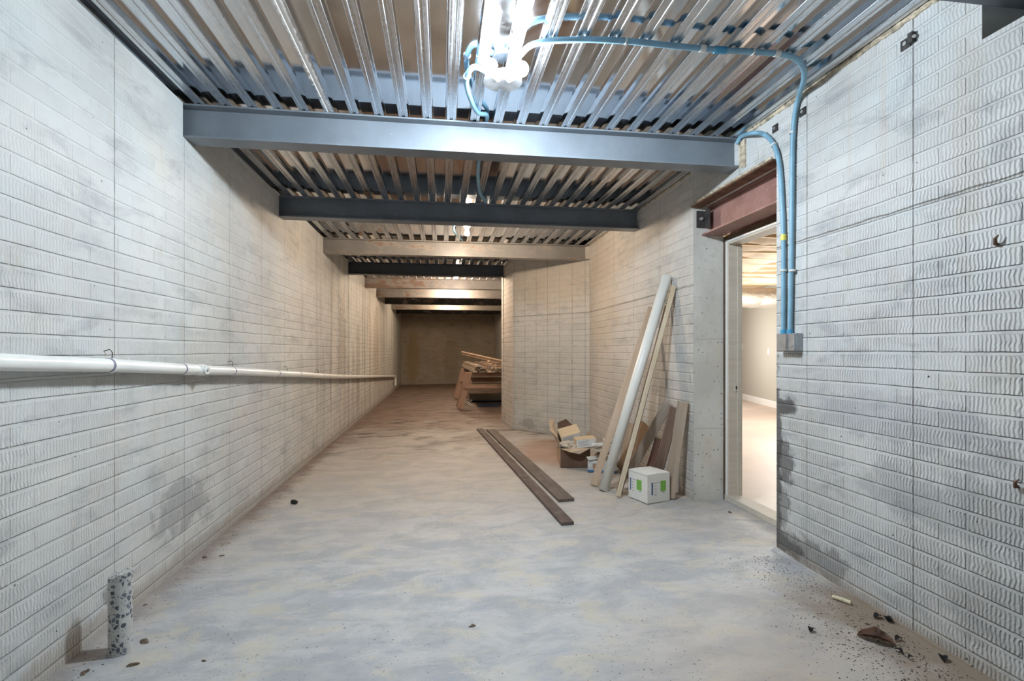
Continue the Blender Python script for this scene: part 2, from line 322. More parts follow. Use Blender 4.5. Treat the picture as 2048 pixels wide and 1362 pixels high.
m_pvc2 = plain('ivory pvc pipe', (.80, .79, .74), .35, var=.04, scale=3)
m_purple = plain('purple pipe primer', (.22, .20, .30), .4, var=.3, scale=30)
m_blue = plain('blue corrugated conduit', (.20, .37, .48), .45, var=.1, scale=12)
m_bluecap = plain('blue conduit coupling', (.06, .28, .46), .4)
m_tape = plain('yellow tape', (.75, .66, .12), .5)
m_galv = plain('galvanized box steel', (.42, .44, .46), .38, .75, var=.15, scale=20)
m_strap = plain('pale strap', (.62, .60, .55), .5)
m_black = plain('black rubber', (.012, .014, .015), .4)
m_dark = plain('blackened steel', (.05, .045, .042), .45, .4, var=.4, scale=30)
m_rust = plain('rusty steel plate', (.14, .075, .045), .7, .2, var=.4, scale=14, bump=.3)
m_iron = plain('dark scale steel', (.06, .055, .055), .5, .3, var=.4, scale=16)
m_bolt = plain('zinc bolt', (.62, .62, .60), .35, .7)
m_crumb = plain('crumbled mortar', (.45, .38, .28), .95, var=.45, scale=30, bump=.8)
m_card = plain('brown cardboard', (.40, .27, .17), .8, var=.16, scale=5)
m_card_in = plain('cardboard inside', (.50, .38, .27), .85, var=.14, scale=6)
m_carddark = plain('dark printed cardboard', (.15, .085, .055), .8, var=.2, scale=5)
m_white = plain('white carton board', (.72, .71, .67), .6, var=.05, scale=4)
m_tancart = plain('tan carton lid', (.58, .46, .30), .7, var=.08, scale=4)
m_label = plain('white paper label', (.80, .80, .78), .6, var=.03)
m_ink = plain('printed grey ink', (.16, .16, .18), .6)
m_inkblue = plain('printed blue ink', (.10, .14, .27), .6)
m_green = plain('printed green square', (.18, .42, .07), .55, var=.06)
m_paper = plain('crumpled kraft paper', (.52, .46, .38), .85, var=.22, scale=14)
m_bluecard = plain('blue printed band', (.05, .17, .34), .6)
m_greybox = plain('pale printed carton', (.55, .57, .58), .65, var=.16, scale=12)
m_leaf = plain('dead leaf', (.11, .075, .05), .7, var=.5, scale=30)
m_blackleaf = plain('blackened leaf', (.02, .017, .015), .7, var=.4, scale=30)
m_grit = plain('dark grit', (.09, .075, .06), .9, var=.4, scale=40)
m_stick = plain('chalky stick', (.66, .60, .42), .8, var=.15, scale=40)
m_chip = plain('concrete flake', (.30, .27, .22), .9, var=.3, scale=40)
m_porc = plain('white porcelain', (.7, .7, .68), .35)
m_plate = plain('galvanized cover plate', (.40, .42, .44), .35, .8, var=.2, scale=15)
m_cable = plain('pale blue cable', (.45, .55, .62), .5)
m_wallroom = plain('greige painted drywall', (.44, .425, .375), .7, var=.02, scale=1)
m_base = plain('white painted trim', (.80, .80, .78), .4, var=.02)
m_insul = plain('kraft faced insulation', (.86, .75, .60), .75, var=.14, scale=7)
m_pink = plain('pink insulation', (.50, .28, .25), .9, var=.3, scale=12, bump=.8)
m_subfl = plain('subfloor boards', (.40, .28, .17), .8, var=.2, scale=4)
def foil():
    m = M('silver foil duct wrap', .28, .85); c = m.coord(); n = m.noise(c, 9, 5, .6, .6)
    m.color((.86, .84, .80)); m.bump(n, .7, .03); return m.m
m_foil = foil()
def roomfloor():
    m = M('dusty concrete room floor', .5); c = m.pos(); n = m.noise(c, 1.4, 5, .6)
    col = m.mix(m.rng(n, .35, .65), (.50, .40, .335), (.44, .36, .31)); x, y, z = m.sep(c)
    col = m.mix(m.rng(m.math('ADD', y, m.math('MULTIPLY', n, 2)), 6.0, 4.2, 0, .7), col, (.50, .47, .43)); m.color(col); return m.m
m_roomfloor = roomfloor()
def lintel_mat():
    m = M('red oxide primed steel', .55, spec=.4); p = m.pos(); n = m.noise(p, 7, 6, .65)
    c = m.mix(m.rng(n, .35, .68), (.34, .185, .16), (.25, .13, .11)); d = m.noise(p, 60, 3); c = m.mix(m.rng(d, .66, .72, 0, .7), c, (.6, .55, .5)); m.color(c); m.bump(n, .1, .005); return m.m
m_lintel = lintel_mat()
def terrazzo():
    m = M('cored concrete with dark aggregate', .5); c = m.coord()
    wv = m.noise(c, 10, 3); v = m.voro(m.mapp(c, (1, 1, .8)), 62); s0, s1, s2 = m.sep(v.outputs['Color'])
    ve = m.voro(m.mapp(c, (1, 1, .8)), 62, 'DISTANCE_TO_EDGE'); f = m.math('GREATER_THAN', ve.outputs['Distance'], m.math('MULTIPLY_ADD', s1, .14, .05)); f = m.math('MULTIPLY', f, m.math('GREATER_THAN', s0, .52))
    v2 = m.voro(c, 110); f2 = m.math('MULTIPLY', m.math('LESS_THAN', v2.outputs['Distance'], .28), m.math('GREATER_THAN', m.sep(v2.outputs['Color'])[0], .5))
    col = m.mix(m.rng(wv, .3, .7), (.58, .57, .54), (.48, .47, .45)); col = m.mix(m.math('MULTIPLY', f2, .8), col, (.16, .165, .18)); st = m.mix(s2, (.05, .06, .075), (.19, .21, .24)); col = m.mix(f, col, st)
    m.color(col); return m.m
m_core = terrazzo()
def emis(name, col, strength):
    m = M(name, .3); m.b.inputs['Emission Color'].default_value = col+(1,); m.b.inputs['Emission Strength'].default_value = strength
    m.b.inputs['Base Color'].default_value = (.8, .8, .8, 1); return m.m

# ------------------------------------------------------------------ mesh helpers
def tag(o, label=None, cat=None, group=None, kind=None):
    if label: o['label'] = label
    if cat: o['category'] = cat
    if group: o['group'] = group
    if kind: o['kind'] = kind
    return o
def empty(name, loc, label, cat, group=None):
    o = bpy.data.objects.new(name, None); C.objects.link(o); o.location = loc; o.empty_display_size = .1
    return tag(o, label, cat, group)
def obj(name, bm, mat, parent=None, loc=None, smooth=False, mw=None, bevel=0):
    """bm in world coordinates unless mw (its own matrix) is given; origin put at loc"""
    if mw is None:
        if loc is None:
            if parent is not None: loc = Vector(parent.location)
            else:
                xs = [v.co for v in bm.verts]; loc = Vector((sum(q.x for q in xs)/len(xs), sum(q.y for q in xs)/len(xs), min(q.z for q in xs)))
        loc = Vector(loc)
        bmesh.ops.translate(bm, verts=bm.verts, vec=-loc); mw = Matrix.Translation(loc)
    me = bpy.data.meshes.new(name)
    if bevel: bmesh.ops.bevel(bm, geom=list(bm.edges), offset=bevel, segments=1, affect='EDGES')
    bmesh.ops.recalc_face_normals(bm, faces=bm.faces)
    bm.to_mesh(me); bm.free()
    for mm in (mat if isinstance(mat, (list, tuple)) else [mat]): me.materials.append(mm)
    if smooth:
        for p in me.polygons: p.use_smooth = True
    o = bpy.data.objects.new(name, me); C.objects.link(o)
    if parent is not None:
        o.parent = parent
        root = parent; pm = Matrix.Identity(4); chain = []
        while root is not None: chain.append(root); root = root.parent
        for q in reversed(chain): pm = pm @ q.matrix_basis
        o.matrix_basis = pm.inverted() @ mw
    else: o.matrix_basis = mw
    return o
def box(bm, x0, x1, y0, y1, z0, z1, mi=0):
    r = bmesh.ops.create_cube(bm, size=1)
    vsx = r['verts']
    for v in vsx: v.co = Vector(((x0+x1)/2+v.co.x*(x1-x0), (y0+y1)/2+v.co.y*(y1-y0), (z0+z1)/2+v.co.z*(z1-z0)))
    fs = {f for v in vsx for f in v.link_faces}
    for f in fs: f.material_index = mi
    return vsx
def BX(*a):
    bm = bmesh.new(); box(bm, *a); return bm
def xf(bm, verts, M_): bmesh.ops.transform(bm, matrix=M_, verts=verts)
def tube(bm, pts, r, seg=14, cap=True, corr=0.0):
    pts = [Vector(p) for p in pts]; rings = []; n = len(pts)
    up = None
    for i, p in enumerate(pts):
        t = (pts[min(i+1, n-1)]-pts[max(i-1, 0)]).normalized()
        if up is None:
            a = Vector((0, 0, 1)) if abs(t.z) < .9 else Vector((1, 0, 0)); up = (a-t*a.dot(t)).normalized()
        else: up = (up-t*up.dot(t)).normalized()
        s = t.cross(up); rr = (r[i] if isinstance(r, (list, tuple)) else r)*(1+corr*(i % 2))
        rings.append([bm.verts.new(p+(up*math.cos(2*math.pi*k/seg)+s*math.sin(2*math.pi*k/seg))*rr) for k in range(seg)])
    for a, b in zip(rings, rings[1:]):
        for k in range(seg): bm.faces.new((a[k], a[(k+1) % seg], b[(k+1) % seg], b[k]))
    if cap: bm.faces.new(rings[0][::-1]); bm.faces.new(rings[-1])
    return rings
def TUBE(pts, r, seg=14, **k):
    bm = bmesh.new(); tube(bm, pts, r, seg, **k); return bm
def spline(pts, n=10):
    P = [Vector(p) for p in pts]; P = [P[0]*2-P[1]]+P+[P[-1]*2-P[-2]]; out = []
    for i in range(1, len(P)-2):
        for k in range(n):
            t = k/n; a, b, c, d = P[i-1:i+3]
            out.append(.5*((2*b)+(c-a)*t+(2*a-5*b+4*c-d)*t*t+(3*b-a-3*c+d)*t**3))
    out.append(P[-2]); return out
def resample(pts, step):
    out = [pts[0]]; acc = 0
    for a, b in zip(pts, pts[1:]):
        L = (b-a).length; s = step-acc
        while s <= L: out.append(a.lerp(b, s/L)); s += step
        acc = (acc+L) % step
    return out
def prism(bm, poly, d):
    """poly: list of 3D points, extruded by vector d"""
    d = Vector(d); a = [bm.verts.new(Vector(p)) for p in poly]; b = [bm.verts.new(Vector(p)+d) for p in poly]; n = len(poly)
    bm.faces.new(a); bm.faces.new(b[::-1])
    for i in range(n): bm.faces.new((a[i], a[(i+1) % n], b[(i+1) % n], b[i]))
def board_mw(p0, p1, facing):
    """frame: x along the board, z = face normal, origin at p0"""
    x = (Vector(p1)-Vector(p0)).normalized(); f = Vector(facing); z = (f-x*f.dot(x)).normalized(); y = z.cross(x)
    m = Matrix((x, y, z)).transposed().to_4x4(); m.translation = Vector(p0); return m
def board(name, p0, p1, wdt, thk, facing, mat, parent=None, bevel=.0025, bow=0.0, endcut=0.0, **tg):
    L = (Vector(p1)-Vector(p0)).length; bm = bmesh.new(); n = 8 if bow else 1
    secs = []
    for i in range(n+1):
        t = i/n; zz = bow*math.sin(math.pi*t)
        secs.append([bm.verts.new((L*t+(endcut*(1 if b > 0 else -1)*(1 if i == n else 0)), a*wdt/2, zz+b*thk/2)) for a, b in ((-1, -1), (1, -1), (1, 1), (-1, 1))])
    for a, b in zip(secs, secs[1:]):
        for k in range(4): bm.faces.new((a[k], a[(k+1) % 4], b[(k+1) % 4], b[k]))
    bm.faces.new(secs[0][::-1]); bm.faces.new(secs[-1])
    o = obj(name, bm, mat, parent, mw=board_mw(p0, p1, facing), bevel=bevel)
    return tag(o, **tg) if tg else o
def uv_wall(o, dirx, org=(0, 0)):
    """UV in metres: u = distance along dirx (2D), v = world z"""
    me = o.data; uvl = me.uv_layers.new(name='UVMap'); mw = o.matrix_basis; d = Vector((dirx[0], dirx[1])).normalized()
    for p in me.polygons:
        for li in p.loop_indices:
            co = mw @ me.vertices[me.loops[li].vertex_index].co
            uvl.data[li].uv = ((co.x-org[0])*d.x+(co.y-org[1])*d.y, co.z)
def struct(name, bm, mat, dirx=None, org=(0, 0), loc=None):
    o = obj(name, bm, mat, loc=loc); o['kind'] = 'structure'
    if dirx: uv_wall(o, dirx, org)
    return o

# ------------------------------------------------------------------ lamps with their bulbs, then added room fill
def bulb_fixture(x, y, z, warm, label, group):
    """porcelain keyless holder on an octagon box, bare globe bulb hanging base-up"""
    root = empty('bare_bulb_lamp', (x, y, ZTOP), label, 'lamp', group)
    obj('junction_box', TUBE([(x, y, ZTOP-.001), (x, y, z+.085)], .05, 8), m_plate, root)
    obj('lamp_holder', TUBE([(x, y, z+.085), (x, y, z+.07), (x, y, z+.045)], [.045, .03, .02], 20), m_porc, root, smooth=False)
    bm = bmesh.new(); bmesh.ops.create_uvsphere(bm, u_segments=20, v_segments=12, radius=.03)
    for v in bm.verts:
        if v.co.z > 0: v.co.x *= 1-.35*v.co.z/.03; v.co.y *= 1-.35*v.co.z/.03; v.co.z *= 1.5
    bmesh.ops.translate(bm, verts=bm.verts, vec=(x, y, z))
    E = P_WARM/(math.pi*4*math.pi*.03**2)*1.0
    obj('bulb', bm, emis('glowing warm bulb', COL_WARM, E), root, smooth=True)
for (yy, zz, xx, lb) in ((5.72, 2.59, .285, 'bare warm bulb glowing just beyond the second cross beam'), (9.15, 2.60, .27, 'bare warm bulb hidden behind the fourth cross beam'),
                     (11.86, 2.60, .262, 'bare warm bulb glowing in front of the sixth beam'), (15.35, 2.575, .24, 'farthest bare bulb, a small star-like glow before the last beams')):
    bulb_fixture(xx, yy, zz, True, lb, 'bare bulbs under the deck')
# main two-bulb fixture
FX, FY = .322, 2.665
root = empty('twin_bulb_lamp', (FX, FY, ZTOP), 'round metal cover plate with two bright white bulbs under the steel deck', 'lamp')
obj('junction_box', TUBE([(FX, FY, ZTOP-.001), (FX, FY, ZTOP-.038)], .055, 8), m_galv, root)
bm = bmesh.new(); pl = []
for k in range(60):
    a = math.pi/2+.16+(2*math.pi-.32)*k/59
    pl.append((FX+.103*math.cos(a), FY+.103*math.sin(a), ZTOP-.05))
pl += [(FX+.012, FY+.070, ZTOP-.05), (FX-.012, FY+.074, ZTOP-.05)]
prism(bm, pl, (0, 0, .012)); obj('cover_plate', bm, m_plate, root)
E = P_MAIN/2/(math.pi*4*math.pi*.036**2)
for sx, tgt in ((-1, (.236, 2.455, 2.650)), (1, (.388, 2.450, 2.645))):
    b0 = Vector((FX+sx*.035, FY-.045, ZTOP-.05)); tg_ = Vector(tgt); d = (tg_-b0).normalized()
    obj('lamp_holder', TUBE([b0-d*.01, b0+d*.045], .021, 20), m_porc, root)
    prof_ = ((-.075, .013), (-.055, .015), (-.035, .024), (-.015, .033), (0, .036), (.015, .0335), (.027, .024), (.033, .012), (.0345, .003))
    obj('bulb', TUBE([tg_+d*t for t, r in prof_], [r for t, r in prof_], 24), emis('glowing white bulb', COL_MAIN, E), root, smooth=True)
# unseen fill lights added in mid-air to brighten the room behind the door
for (x, y) in ((5.75, 7.8), (5.9, 10.9), (5.0, 5.9)):
    ld = bpy.data.lights.new('room_fill', 'POINT'); ld.energy = P_ROOM_FILL/3; ld.color = COL_ROOM_FILL; ld.shadow_soft_size = .5
    lo = bpy.data.objects.new('room_fill', ld); C.objects.link(lo); lo.location = (x, y, 1.45)

# ------------------------------------------------------------------ shell
bm = bmesh.new()
vs_ = box(bm, XL-.25, XR+.30, YBACK-.2, YB+.2, -.12, 0)
for v in vs_: v.co.z += zf(v.co.x)
struct('floor', bm, mat_floor)
bm = bmesh.new(); box(bm, XL-.25, XL, YBACK, YB, -.1, ZBB-.001)
ya = YBACK
for y in BEAMY+[None]:
    yb_ = YB if y is None else y-.006
    box(bm, XL-.25, XL, ya, yb_, ZBB-.001, ZTOP); ya = None if y is None else y+.145
box(bm, XL-.25, XL-.13, YBACK, YB, ZBB-.001, ZTOP)
struct('wall_left', bm, mat_left, (0, 1), loc=(0, 0, 0))
# near right wall, beam pocket, band over the door, far right wall: one cast wall
bm = bmesh.new(); XO = XR+.262; YD0 = 2.862; YD1 = 3.90
box(bm, XR, XO, YBACK, YD0, -.1, 2.452); box(bm, XR, XO, YBACK, 1.43, 2.452, ZTOP); box(bm, XR, XO, 1.665, YD0, 2.452, ZTOP)
box(bm, XR, XO, YD0, YD1, 2.452, ZTOP)
bm.faces.ensure_lookup_table()
for f in bm.faces:
    f.normal_update()
    if abs(f.normal.y) > .5 or abs(f.normal.z) > .5 or f.calc_center_median().x > XR+.05: f.material_index = 1
o = struct('wall_right', bm, [mat_right, mat_end], (0, 1), loc=(0, 0, 0))
bm = bmesh.new(); box(bm, XR, XO, YD1, 7.6, -.1, ZTOP)
for f in bm.faces:
    f.normal_update()
    if abs(f.normal.y) > .5: f.material_index = 1
struct('wall_right_far', bm, [mat_rfar, mat_end], (0, 1), loc=(0, 0, 0))
struct('wall_right_end', BX(XR, XO, 7.6, YB, -.1, ZTOP), mat_left, (0, 1))
# chimney base: angled face, narrow return
P1 = (XR, 6.85); P2 = (1.12, 7.92); P3 = (1.055, 8.9)
def wall_seg(name, a, b, mat, th=.2):
    d = (Vector(b)-Vector(a)).normalized(); nrm = Vector((-d.y, d.x))
    bm = bmesh.new(); prism(bm, [(a[0], a[1], -.1), (b[0], b[1], -.1), (b[0], b[1], ZTOP), (a[0], a[1], ZTOP)], (-nrm.x*th, -nrm.y*th, 0))
    return struct(name, bm, mat, d, a)
wall_seg('wall_angled', P1, P2, mat_panel)
wall_seg('wall_return', P2, P3, mat_narrow)
bm = bmesh.new(); prism(bm, [(P3[0], P3[1], -.1), (XR, 8.9, -.1), (XR, 8.9, ZTOP), (P3[0], P3[1], ZTOP)], (0, -.2, 0)); struct('wall_return_back', bm, mat_narrow, (1, 0))
struct('wall_back', BX(XL-.2, XR+.2, YB, YB+.2, -.1, ZTOP), mat_back, (1, 0), (XL, 0))
struct('wall_behind', BX(XL-.2, XR+.2, YBACK-.2, YBACK, -.1, ZTOP), mat_panel, (1, 0))
# ribbed steel deck
bm = bmesh.new(); PER = .1496; x0 = -.687-PER*6; prof = []
k = 0
while True:
    c = x0+k*PER
    if c-.04 > XR+.1: break
    prof += [(c-.0365, ZTOP+.038), (c-.035, ZTOP+.037), (c-.029, ZTOP+.001), (c-.027, ZTOP), (c-.010, ZTOP), (c-.007, ZTOP+.0035), (c+.007, ZTOP+.0035), (c+.010, ZTOP), (c+.027, ZTOP), (c+.029, ZTOP+.001), (c+.035, ZTOP+.037), (c+.0365, ZTOP+.038)]
    k += 1
prof = [p for p in prof if p[0] > XL-.13 and p[0] < XR+.13]
lower = [(x, z) for x, z in prof]; ys = [YBACK-.1, YB+.1]
ring = []
for y in ys: ring.append(([bm.verts.new((x, y, z)) for x, z in lower], [bm.verts.new((x, y, z+.09)) for x, z in ((lower[0][0], ZTOP), (lower[-1][0], ZTOP))]))
(a, at_), (b, bt_) = ring
for i in range(len(a)-1): bm.faces.new((a[i], a[i+1], b[i+1], b[i]))
bm.faces.new((at_[0], at_[1], bt_[1], bt_[0])); bm.faces.new((a[0], b[0], bt_[0], at_[0])); bm.faces.new((a[-1], at_[1], bt_[1], b[-1]))
bm.faces.new(a+[at_[1], at_[0]]); bm.faces.new((b+[bt_[1], bt_[0]])[::-1])
struct('ceiling', bm, mat_deck, loc=(0, 0, 0))

# ------------------------------------------------------------------ cross beams
BL_LAB = ['steel cross beam crossing the top right corner above the near brick wall', 'nearest full-width blue grey cross beam under the ribbed deck', 'second full-width cross beam, dark blue, behind the brightest one',
  'third full-width beam, warm grey with a stained left end', 'near-black cross beam meeting the chimney corner', 'rust streaked grey cross beam right behind the near-black one', 'grey beam behind the rust streaked one, right under a glowing bulb',
  'black cross beam between two lit grey beams far back', 'last light grey beam, right behind the farthest glowing bulb', 'darkest farthest cross beam near the back wall']
def ibeam(bm, x0, x1, yc, z0, h, fw=.135, ft=.010, wt=.008):
    P = [(-fw/2, 0), (fw/2, 0), (fw/2, ft), (wt/2, ft), (wt/2, h-ft), (fw/2, h-ft), (fw/2, h), (-fw/2, h), (-fw/2, h-ft), (-wt/2, h-ft), (-wt/2, ft), (-fw/2, ft)]
    prism(bm, [(x0, yc+a, z0+b) for a, b in P], (x1-x0, 0, 0))
for i, y in enumerate(BEAMY):
    x1 = XR-.002
    if i == 0: x1 = XR+.14
    if i == 4: x1 = 1.062
    bm = bmesh.new(); ibeam(bm, XL-.115, x1, y+.0675, ZBB, BH-.0012)
    o = obj('steel_beam', bm, mat_beams[i]); tag(o, BL_LAB[i], 'beam', 'cross beams under the deck')

# ------------------------------------------------------------------ doorway: lintel, bracket, frame
bm = bmesh.new(); xc = 2.204
P = [(-.085, 0), (.085, 0), (.085, .012), (.005, .012), (.005, .226), (.085, .226), (.085, .238), (-.03, .238), (-.03, .226), (-.005, .226), (-.005, .012), (-.085, .012)]
prism(bm, [(xc+a, 2.864, 2.210+b) for a, b in P], (0, 1.034, 0))
lin = obj('steel_lintel', bm, m_lintel); tag(lin, 'red oxide steel lintel beam spanning over the doorway', 'lintel')
o = obj('shim_plate', BX(XR+.012, XR+.25, 2.864, 3.898, 2.449, 2.4515), m_rust, None)
o2 = board('lintel_plate', (XR+.02, 2.866, 2.442), (XR+.02, 3.896, 2.442), .1, .014, (0, 0, 1), m_rust, lin)
bpy.data.objects.remove(o)
br = empty('angle_bracket', (2.10, 3.899, 2.25), 'small dark angle bracket bolted to the concrete beside the lintel', 'bracket')
a = at(1393, 422, y=3.897); b = at(1411, 456, y=3.897)
obj('bracket_plate', BX(a.x, b.x, 3.889, 3.899, b.z, a.z), m_iron, br)
obj('bracket_leg', BX(b.x-.008, b.x, 3.82, 3.889, b.z, a.z), m_iron, br)
bc = at(1402, 438, y=3.885); obj('bolt', TUBE([(bc.x, 3.889, bc.z), (bc.x, 3.872, bc.z)], .014, 6), m_bolt, br)
# rough pocket fill at the end of the second beam
fr = empty('door_1', (2.4, 3.38, .03), None, None); fr['kind'] = 'structure'
XF = XO+.010
for y in (3.845, 2.93):
    s = 1 if y > 3 else -1
    obj('jamb', BX(XF, XF+.115, y-.009, y+.009, .075, 2.132), W_FRAME, fr)
    obj('jamb_trim', BX(XF-.006, XF+.012, y+s*.009, y+s*.03, .04, 2.17), m_base, fr)
    obj('door_stop', BX(XF+.075, XF+.112, y-s*.020 if s > 0 else y+.009, y-.009 if s > 0 else y+.020, .075, 2.12), W_FRAME, fr)
obj('head_jamb', BX(XF, XF+.115, 2.92, 3.855, 2.132, 2.150), W_FRAME, fr)
obj('head_trim', BX(XF-.006, XF+.012, 2.92, 3.86, 2.150, 2.165), m_base, fr)
obj('sill', BX(XF-.012, XF+.12, 2.90, 3.875, .035, .078), W_FRAME, fr)
obj('strike_plate', BX(XF+.05, XF+.076, 3.829, 3.836, .93, .99), m_strap, fr)
obj('strike_hole', BX(XF+.057, XF+.069, 3.827, 3.829, .945, .975), m_iron, fr)
stud = obj('framing_stud', BX(XO+.001, XF+.09, 3.8765, 3.919, .03, 2.2), W_ROUGH); stud['kind'] = 'structure'; stud.name = 'trim_1'
hd = obj('header', BX(XF-.004, XF+.036, 2.86, 3.90, 2.168, 2.205), W_ROUGH); hd['kind'] = 'structure'; hd.name = 'trim_2'
bm = bmesh.new(); bmesh.ops.create_grid(bm, x_segments=60, y_segments=10, size=.5)
for v in bm.verts:
    u_, w_ = v.co.x+.5, v.co.y+.5
    q = mnoise.noise(Vector((u_*9, w_*2, 0)))
    v.co = Vector((XF+.03+.05*math.sin(w_*3)+.03*q, 2.87+1.02*u_, 2.205+.20*w_))
bmesh.ops.solidify(bm, geom=bm.faces, thickness=.01)
tag(obj('insulation_batt', bm, m_pink, smooth=True), 'strip of pink insulation stuffed between lintel and door header', 'insulation')

# ------------------------------------------------------------------ the room behind the door
XI = XO+.001
wd = Vector((7.281-7.856, 10.167-12.492)).normalized()
q0 = Vector((7.281, 10.167))+wd*8.5; q1 = Vector((7.281, 10.167))-wd*6.5
bm = bmesh.new(); prism(bm, [(q0.x, q0.y, 0), (q1.x, q1.y, 0), (q1.x, q1.y, 2.74), (q0.x, q0.y, 2.74)], (.15, 0, 0)); struct('wall_room_side', bm, m_wallroom)
bm = bmesh.new(); prism(bm, [(q0.x-.018, q0.y, 0), (q1.x-.018, q1.y, 0), (q1.x-.018, q1.y, .13), (q1.x-.012, q1.y, .145), (q0.x-.012, q0.y, .145), (q0.x-.018, q0.y, .13)], (.017, 0, 0)); struct('baseboard_room', bm, m_base)
struct('floor_room', BX(XI-.001, 9.2, 1.6, 16.6, -.12, .001), m_roomfloor)
struct('wall_room_back', BX(XI, 9.2, 16.4, 16.6, 0, 2.74), m_wallroom)
struct('wall_room_front', BX(XI, 9.2, 1.6, 1.8, 0, 2.74), m_wallroom)
struct('ceiling_room', BX(XI, 9.2, 1.6, 16.6, 2.74, 2.78), m_subfl)
bm = bmesh.new()
box(bm, XO+.001, XO+.008, 3.92, 16.4, 0, 2.74); box(bm, XO+.001, XO+.008, 1.8, 2.86, 0, 2.74)
struct('wall_room_inner', bm, m_wallroom)
for i, (u, v) in enumerate(((1484, 694), (1537, 703))):
    # meet the painted wall
    r = ray(u, v); n2 = Vector((wd.y, -wd.x)); t = (Vector((7.281, 10.167)).dot(n2))/(r[0]*n2.x+r[1]*n2.y); p = Vector((r[0]*t, r[1]*t, H+r[2]*t))
    bm = bmesh.new(); hw = .04; c0 = Vector((p.x, p.y)); e = wd*hw
    prism(bm, [(c0.x-e.x, c0.y-e.y, p.z-.065), (c0.x+e.x, c0.y+e.y, p.z-.065), (c0.x+e.x, c0.y+e.y, p.z+.065), (c0.x-e.x, c0.y-e.y, p.z+.065)], (-.008, 0, 0))
    s_ = obj('switch_plate', bm, m_base)
    tag(s_, ('white switch plate on the room wall, the one nearer the door jamb', 'white switch plate on the room wall, the one nearer the blue conduits')[i], 'switch', 'switch plates on the room wall')
jy = [4.66+.406*k for k in range(11)]
wxr = lambda y: 7.281+(y-10.167)*.2473-.06
ORD = ['first', 'second', 'third', 'fourth', 'fifth', 'sixth', 'seventh', 'eighth', 'ninth', 'tenth', 'eleventh']
for k, y in enumerate(jy):
    o = obj('ceiling_joist', BX(XI+.01, wxr(y), y, y+.038, 2.50, 2.739), W_JOIST)
    tag(o, '%s bare timber ceiling joist from the doorway in the room beyond' % ORD[k], 'joist', 'ceiling joists of the far room')
for k, y in enumerate(jy[:-1]):
    bm = bmesh.new(); NX, NY = 60, 6; g = []
    for i in range(NX+1):
        row = []
        for j in range(NY+1):
            t = j/NY; xx = XI+.02+(wxr(y)-XI-.04)*i/NX; sag = math.sin(math.pi*t)
            zz = 2.575-.085*sag*(1+.8*mnoise.noise(Vector((xx*1.8, k*3.3, 0))))+.02*mnoise.noise(Vector((xx*6, t*3, k)))
            row.append(bm.verts.new((xx, y+.040+.362*t, zz)))
        g.append(row)
    for i in range(NX):
        for j in range(NY): bm.faces.new((g[i][j], g[i+1][j], g[i+1][j+1], g[i][j+1]))
    bmesh.ops.solidify(bm, geom=bm.faces, thickness=.01)
    o = obj('insulation_batt', bm, m_insul, smooth=True); tag(o, 'sagging cream insulation batt, %s from the doorway in the room beyond' % ORD[k], 'insulation', 'insulation batts between the far joists')
dp = []; dr = []
for i in range(60):
    t = i/59; dp.append((3.2+3.65*t, 9.15+.02*math.sin(i*.7), 2.30+.008*math.sin(i*1.1)+.0)); dr.append(.185)
bm = TUBE(dp, dr, 28)
for v in bm.verts: v.co += Vector((0, 1, 1))*(.035*mnoise.noise(v.co*2.2)+.012*mnoise.noise(v.co*9))
tag(obj('foil_duct', bm, m_foil, smooth=True), 'silver foil-wrapped duct hanging under the joists of the far room', 'duct')

# ------------------------------------------------------------------ drain pipe on the left wall
PX = XL+.062
pp = [at(u, v, x=PX) for u, v in ((-120, 716), (0, 724), (235, 731.5), (385, 739), (475, 742.5), (560, 747), (605, 749), (650, 752), (700, 753.5), (750, 753), (790, 752.5))]
y_end = 18.9; pp = [p for p in pp if p.y < y_end]
pipe = empty('drain_pipe', (PX, 3, pp[3].z), 'long white plastic drain pipe running along the left wall', 'pipe')
sp = spline(pp, 8); R_ = .030
obj('pipe_run', TUBE(sp, R_, 24), m_pvc, pipe, smooth=True)
def ptat(y):
    for a, b in zip(sp, sp[1:]):
        if a.y <= y <= b.y: return a.lerp(b, (y-a.y)/(b.y-a.y)), (b-a).normalized()
    return sp[-1], (sp[-1]-sp[-2]).normalized()
for u, w_ in ((235, .012), (384, .05), (475, .012), (562, .010), (606, .03), (650, .03), (690, .04)):
    y = at(u, 740, x=PX+.03).y; c, d = ptat(y)
    cp = obj('coupling', TUBE([c-d*w_, c+d*w_], R_+.0035, 24), m_pvc, pipe, smooth=False)
    obj('primer_ring', TUBE([c-d*(w_+.010), c-d*w_], R_+.0012, 24), m_purple, cp)
c, d = ptat(at(400, 740, x=PX).y)
cl = obj('cleanout_tee', TUBE([c-d*.045, c+d*.045], R_+.005, 24), m_pvc, pipe)
out = Vector((1, -.25, 0)).normalized()
obj('cleanout_cap', TUBE([c+out*.02, c+out*.050], .026, 20), m_pvc, cl)
obj('cleanout_plug', TUBE([c+out*.050, c+out*.060], .011, 4), m_strap, cl)
c, d = ptat(18.6); obj('elbow', TUBE([c, c+Vector((0, .08, -.01)), c+Vector((0, .11, -.08)), c+Vector((0, .11, -.30))], .036, 16), m_pvc, pipe)
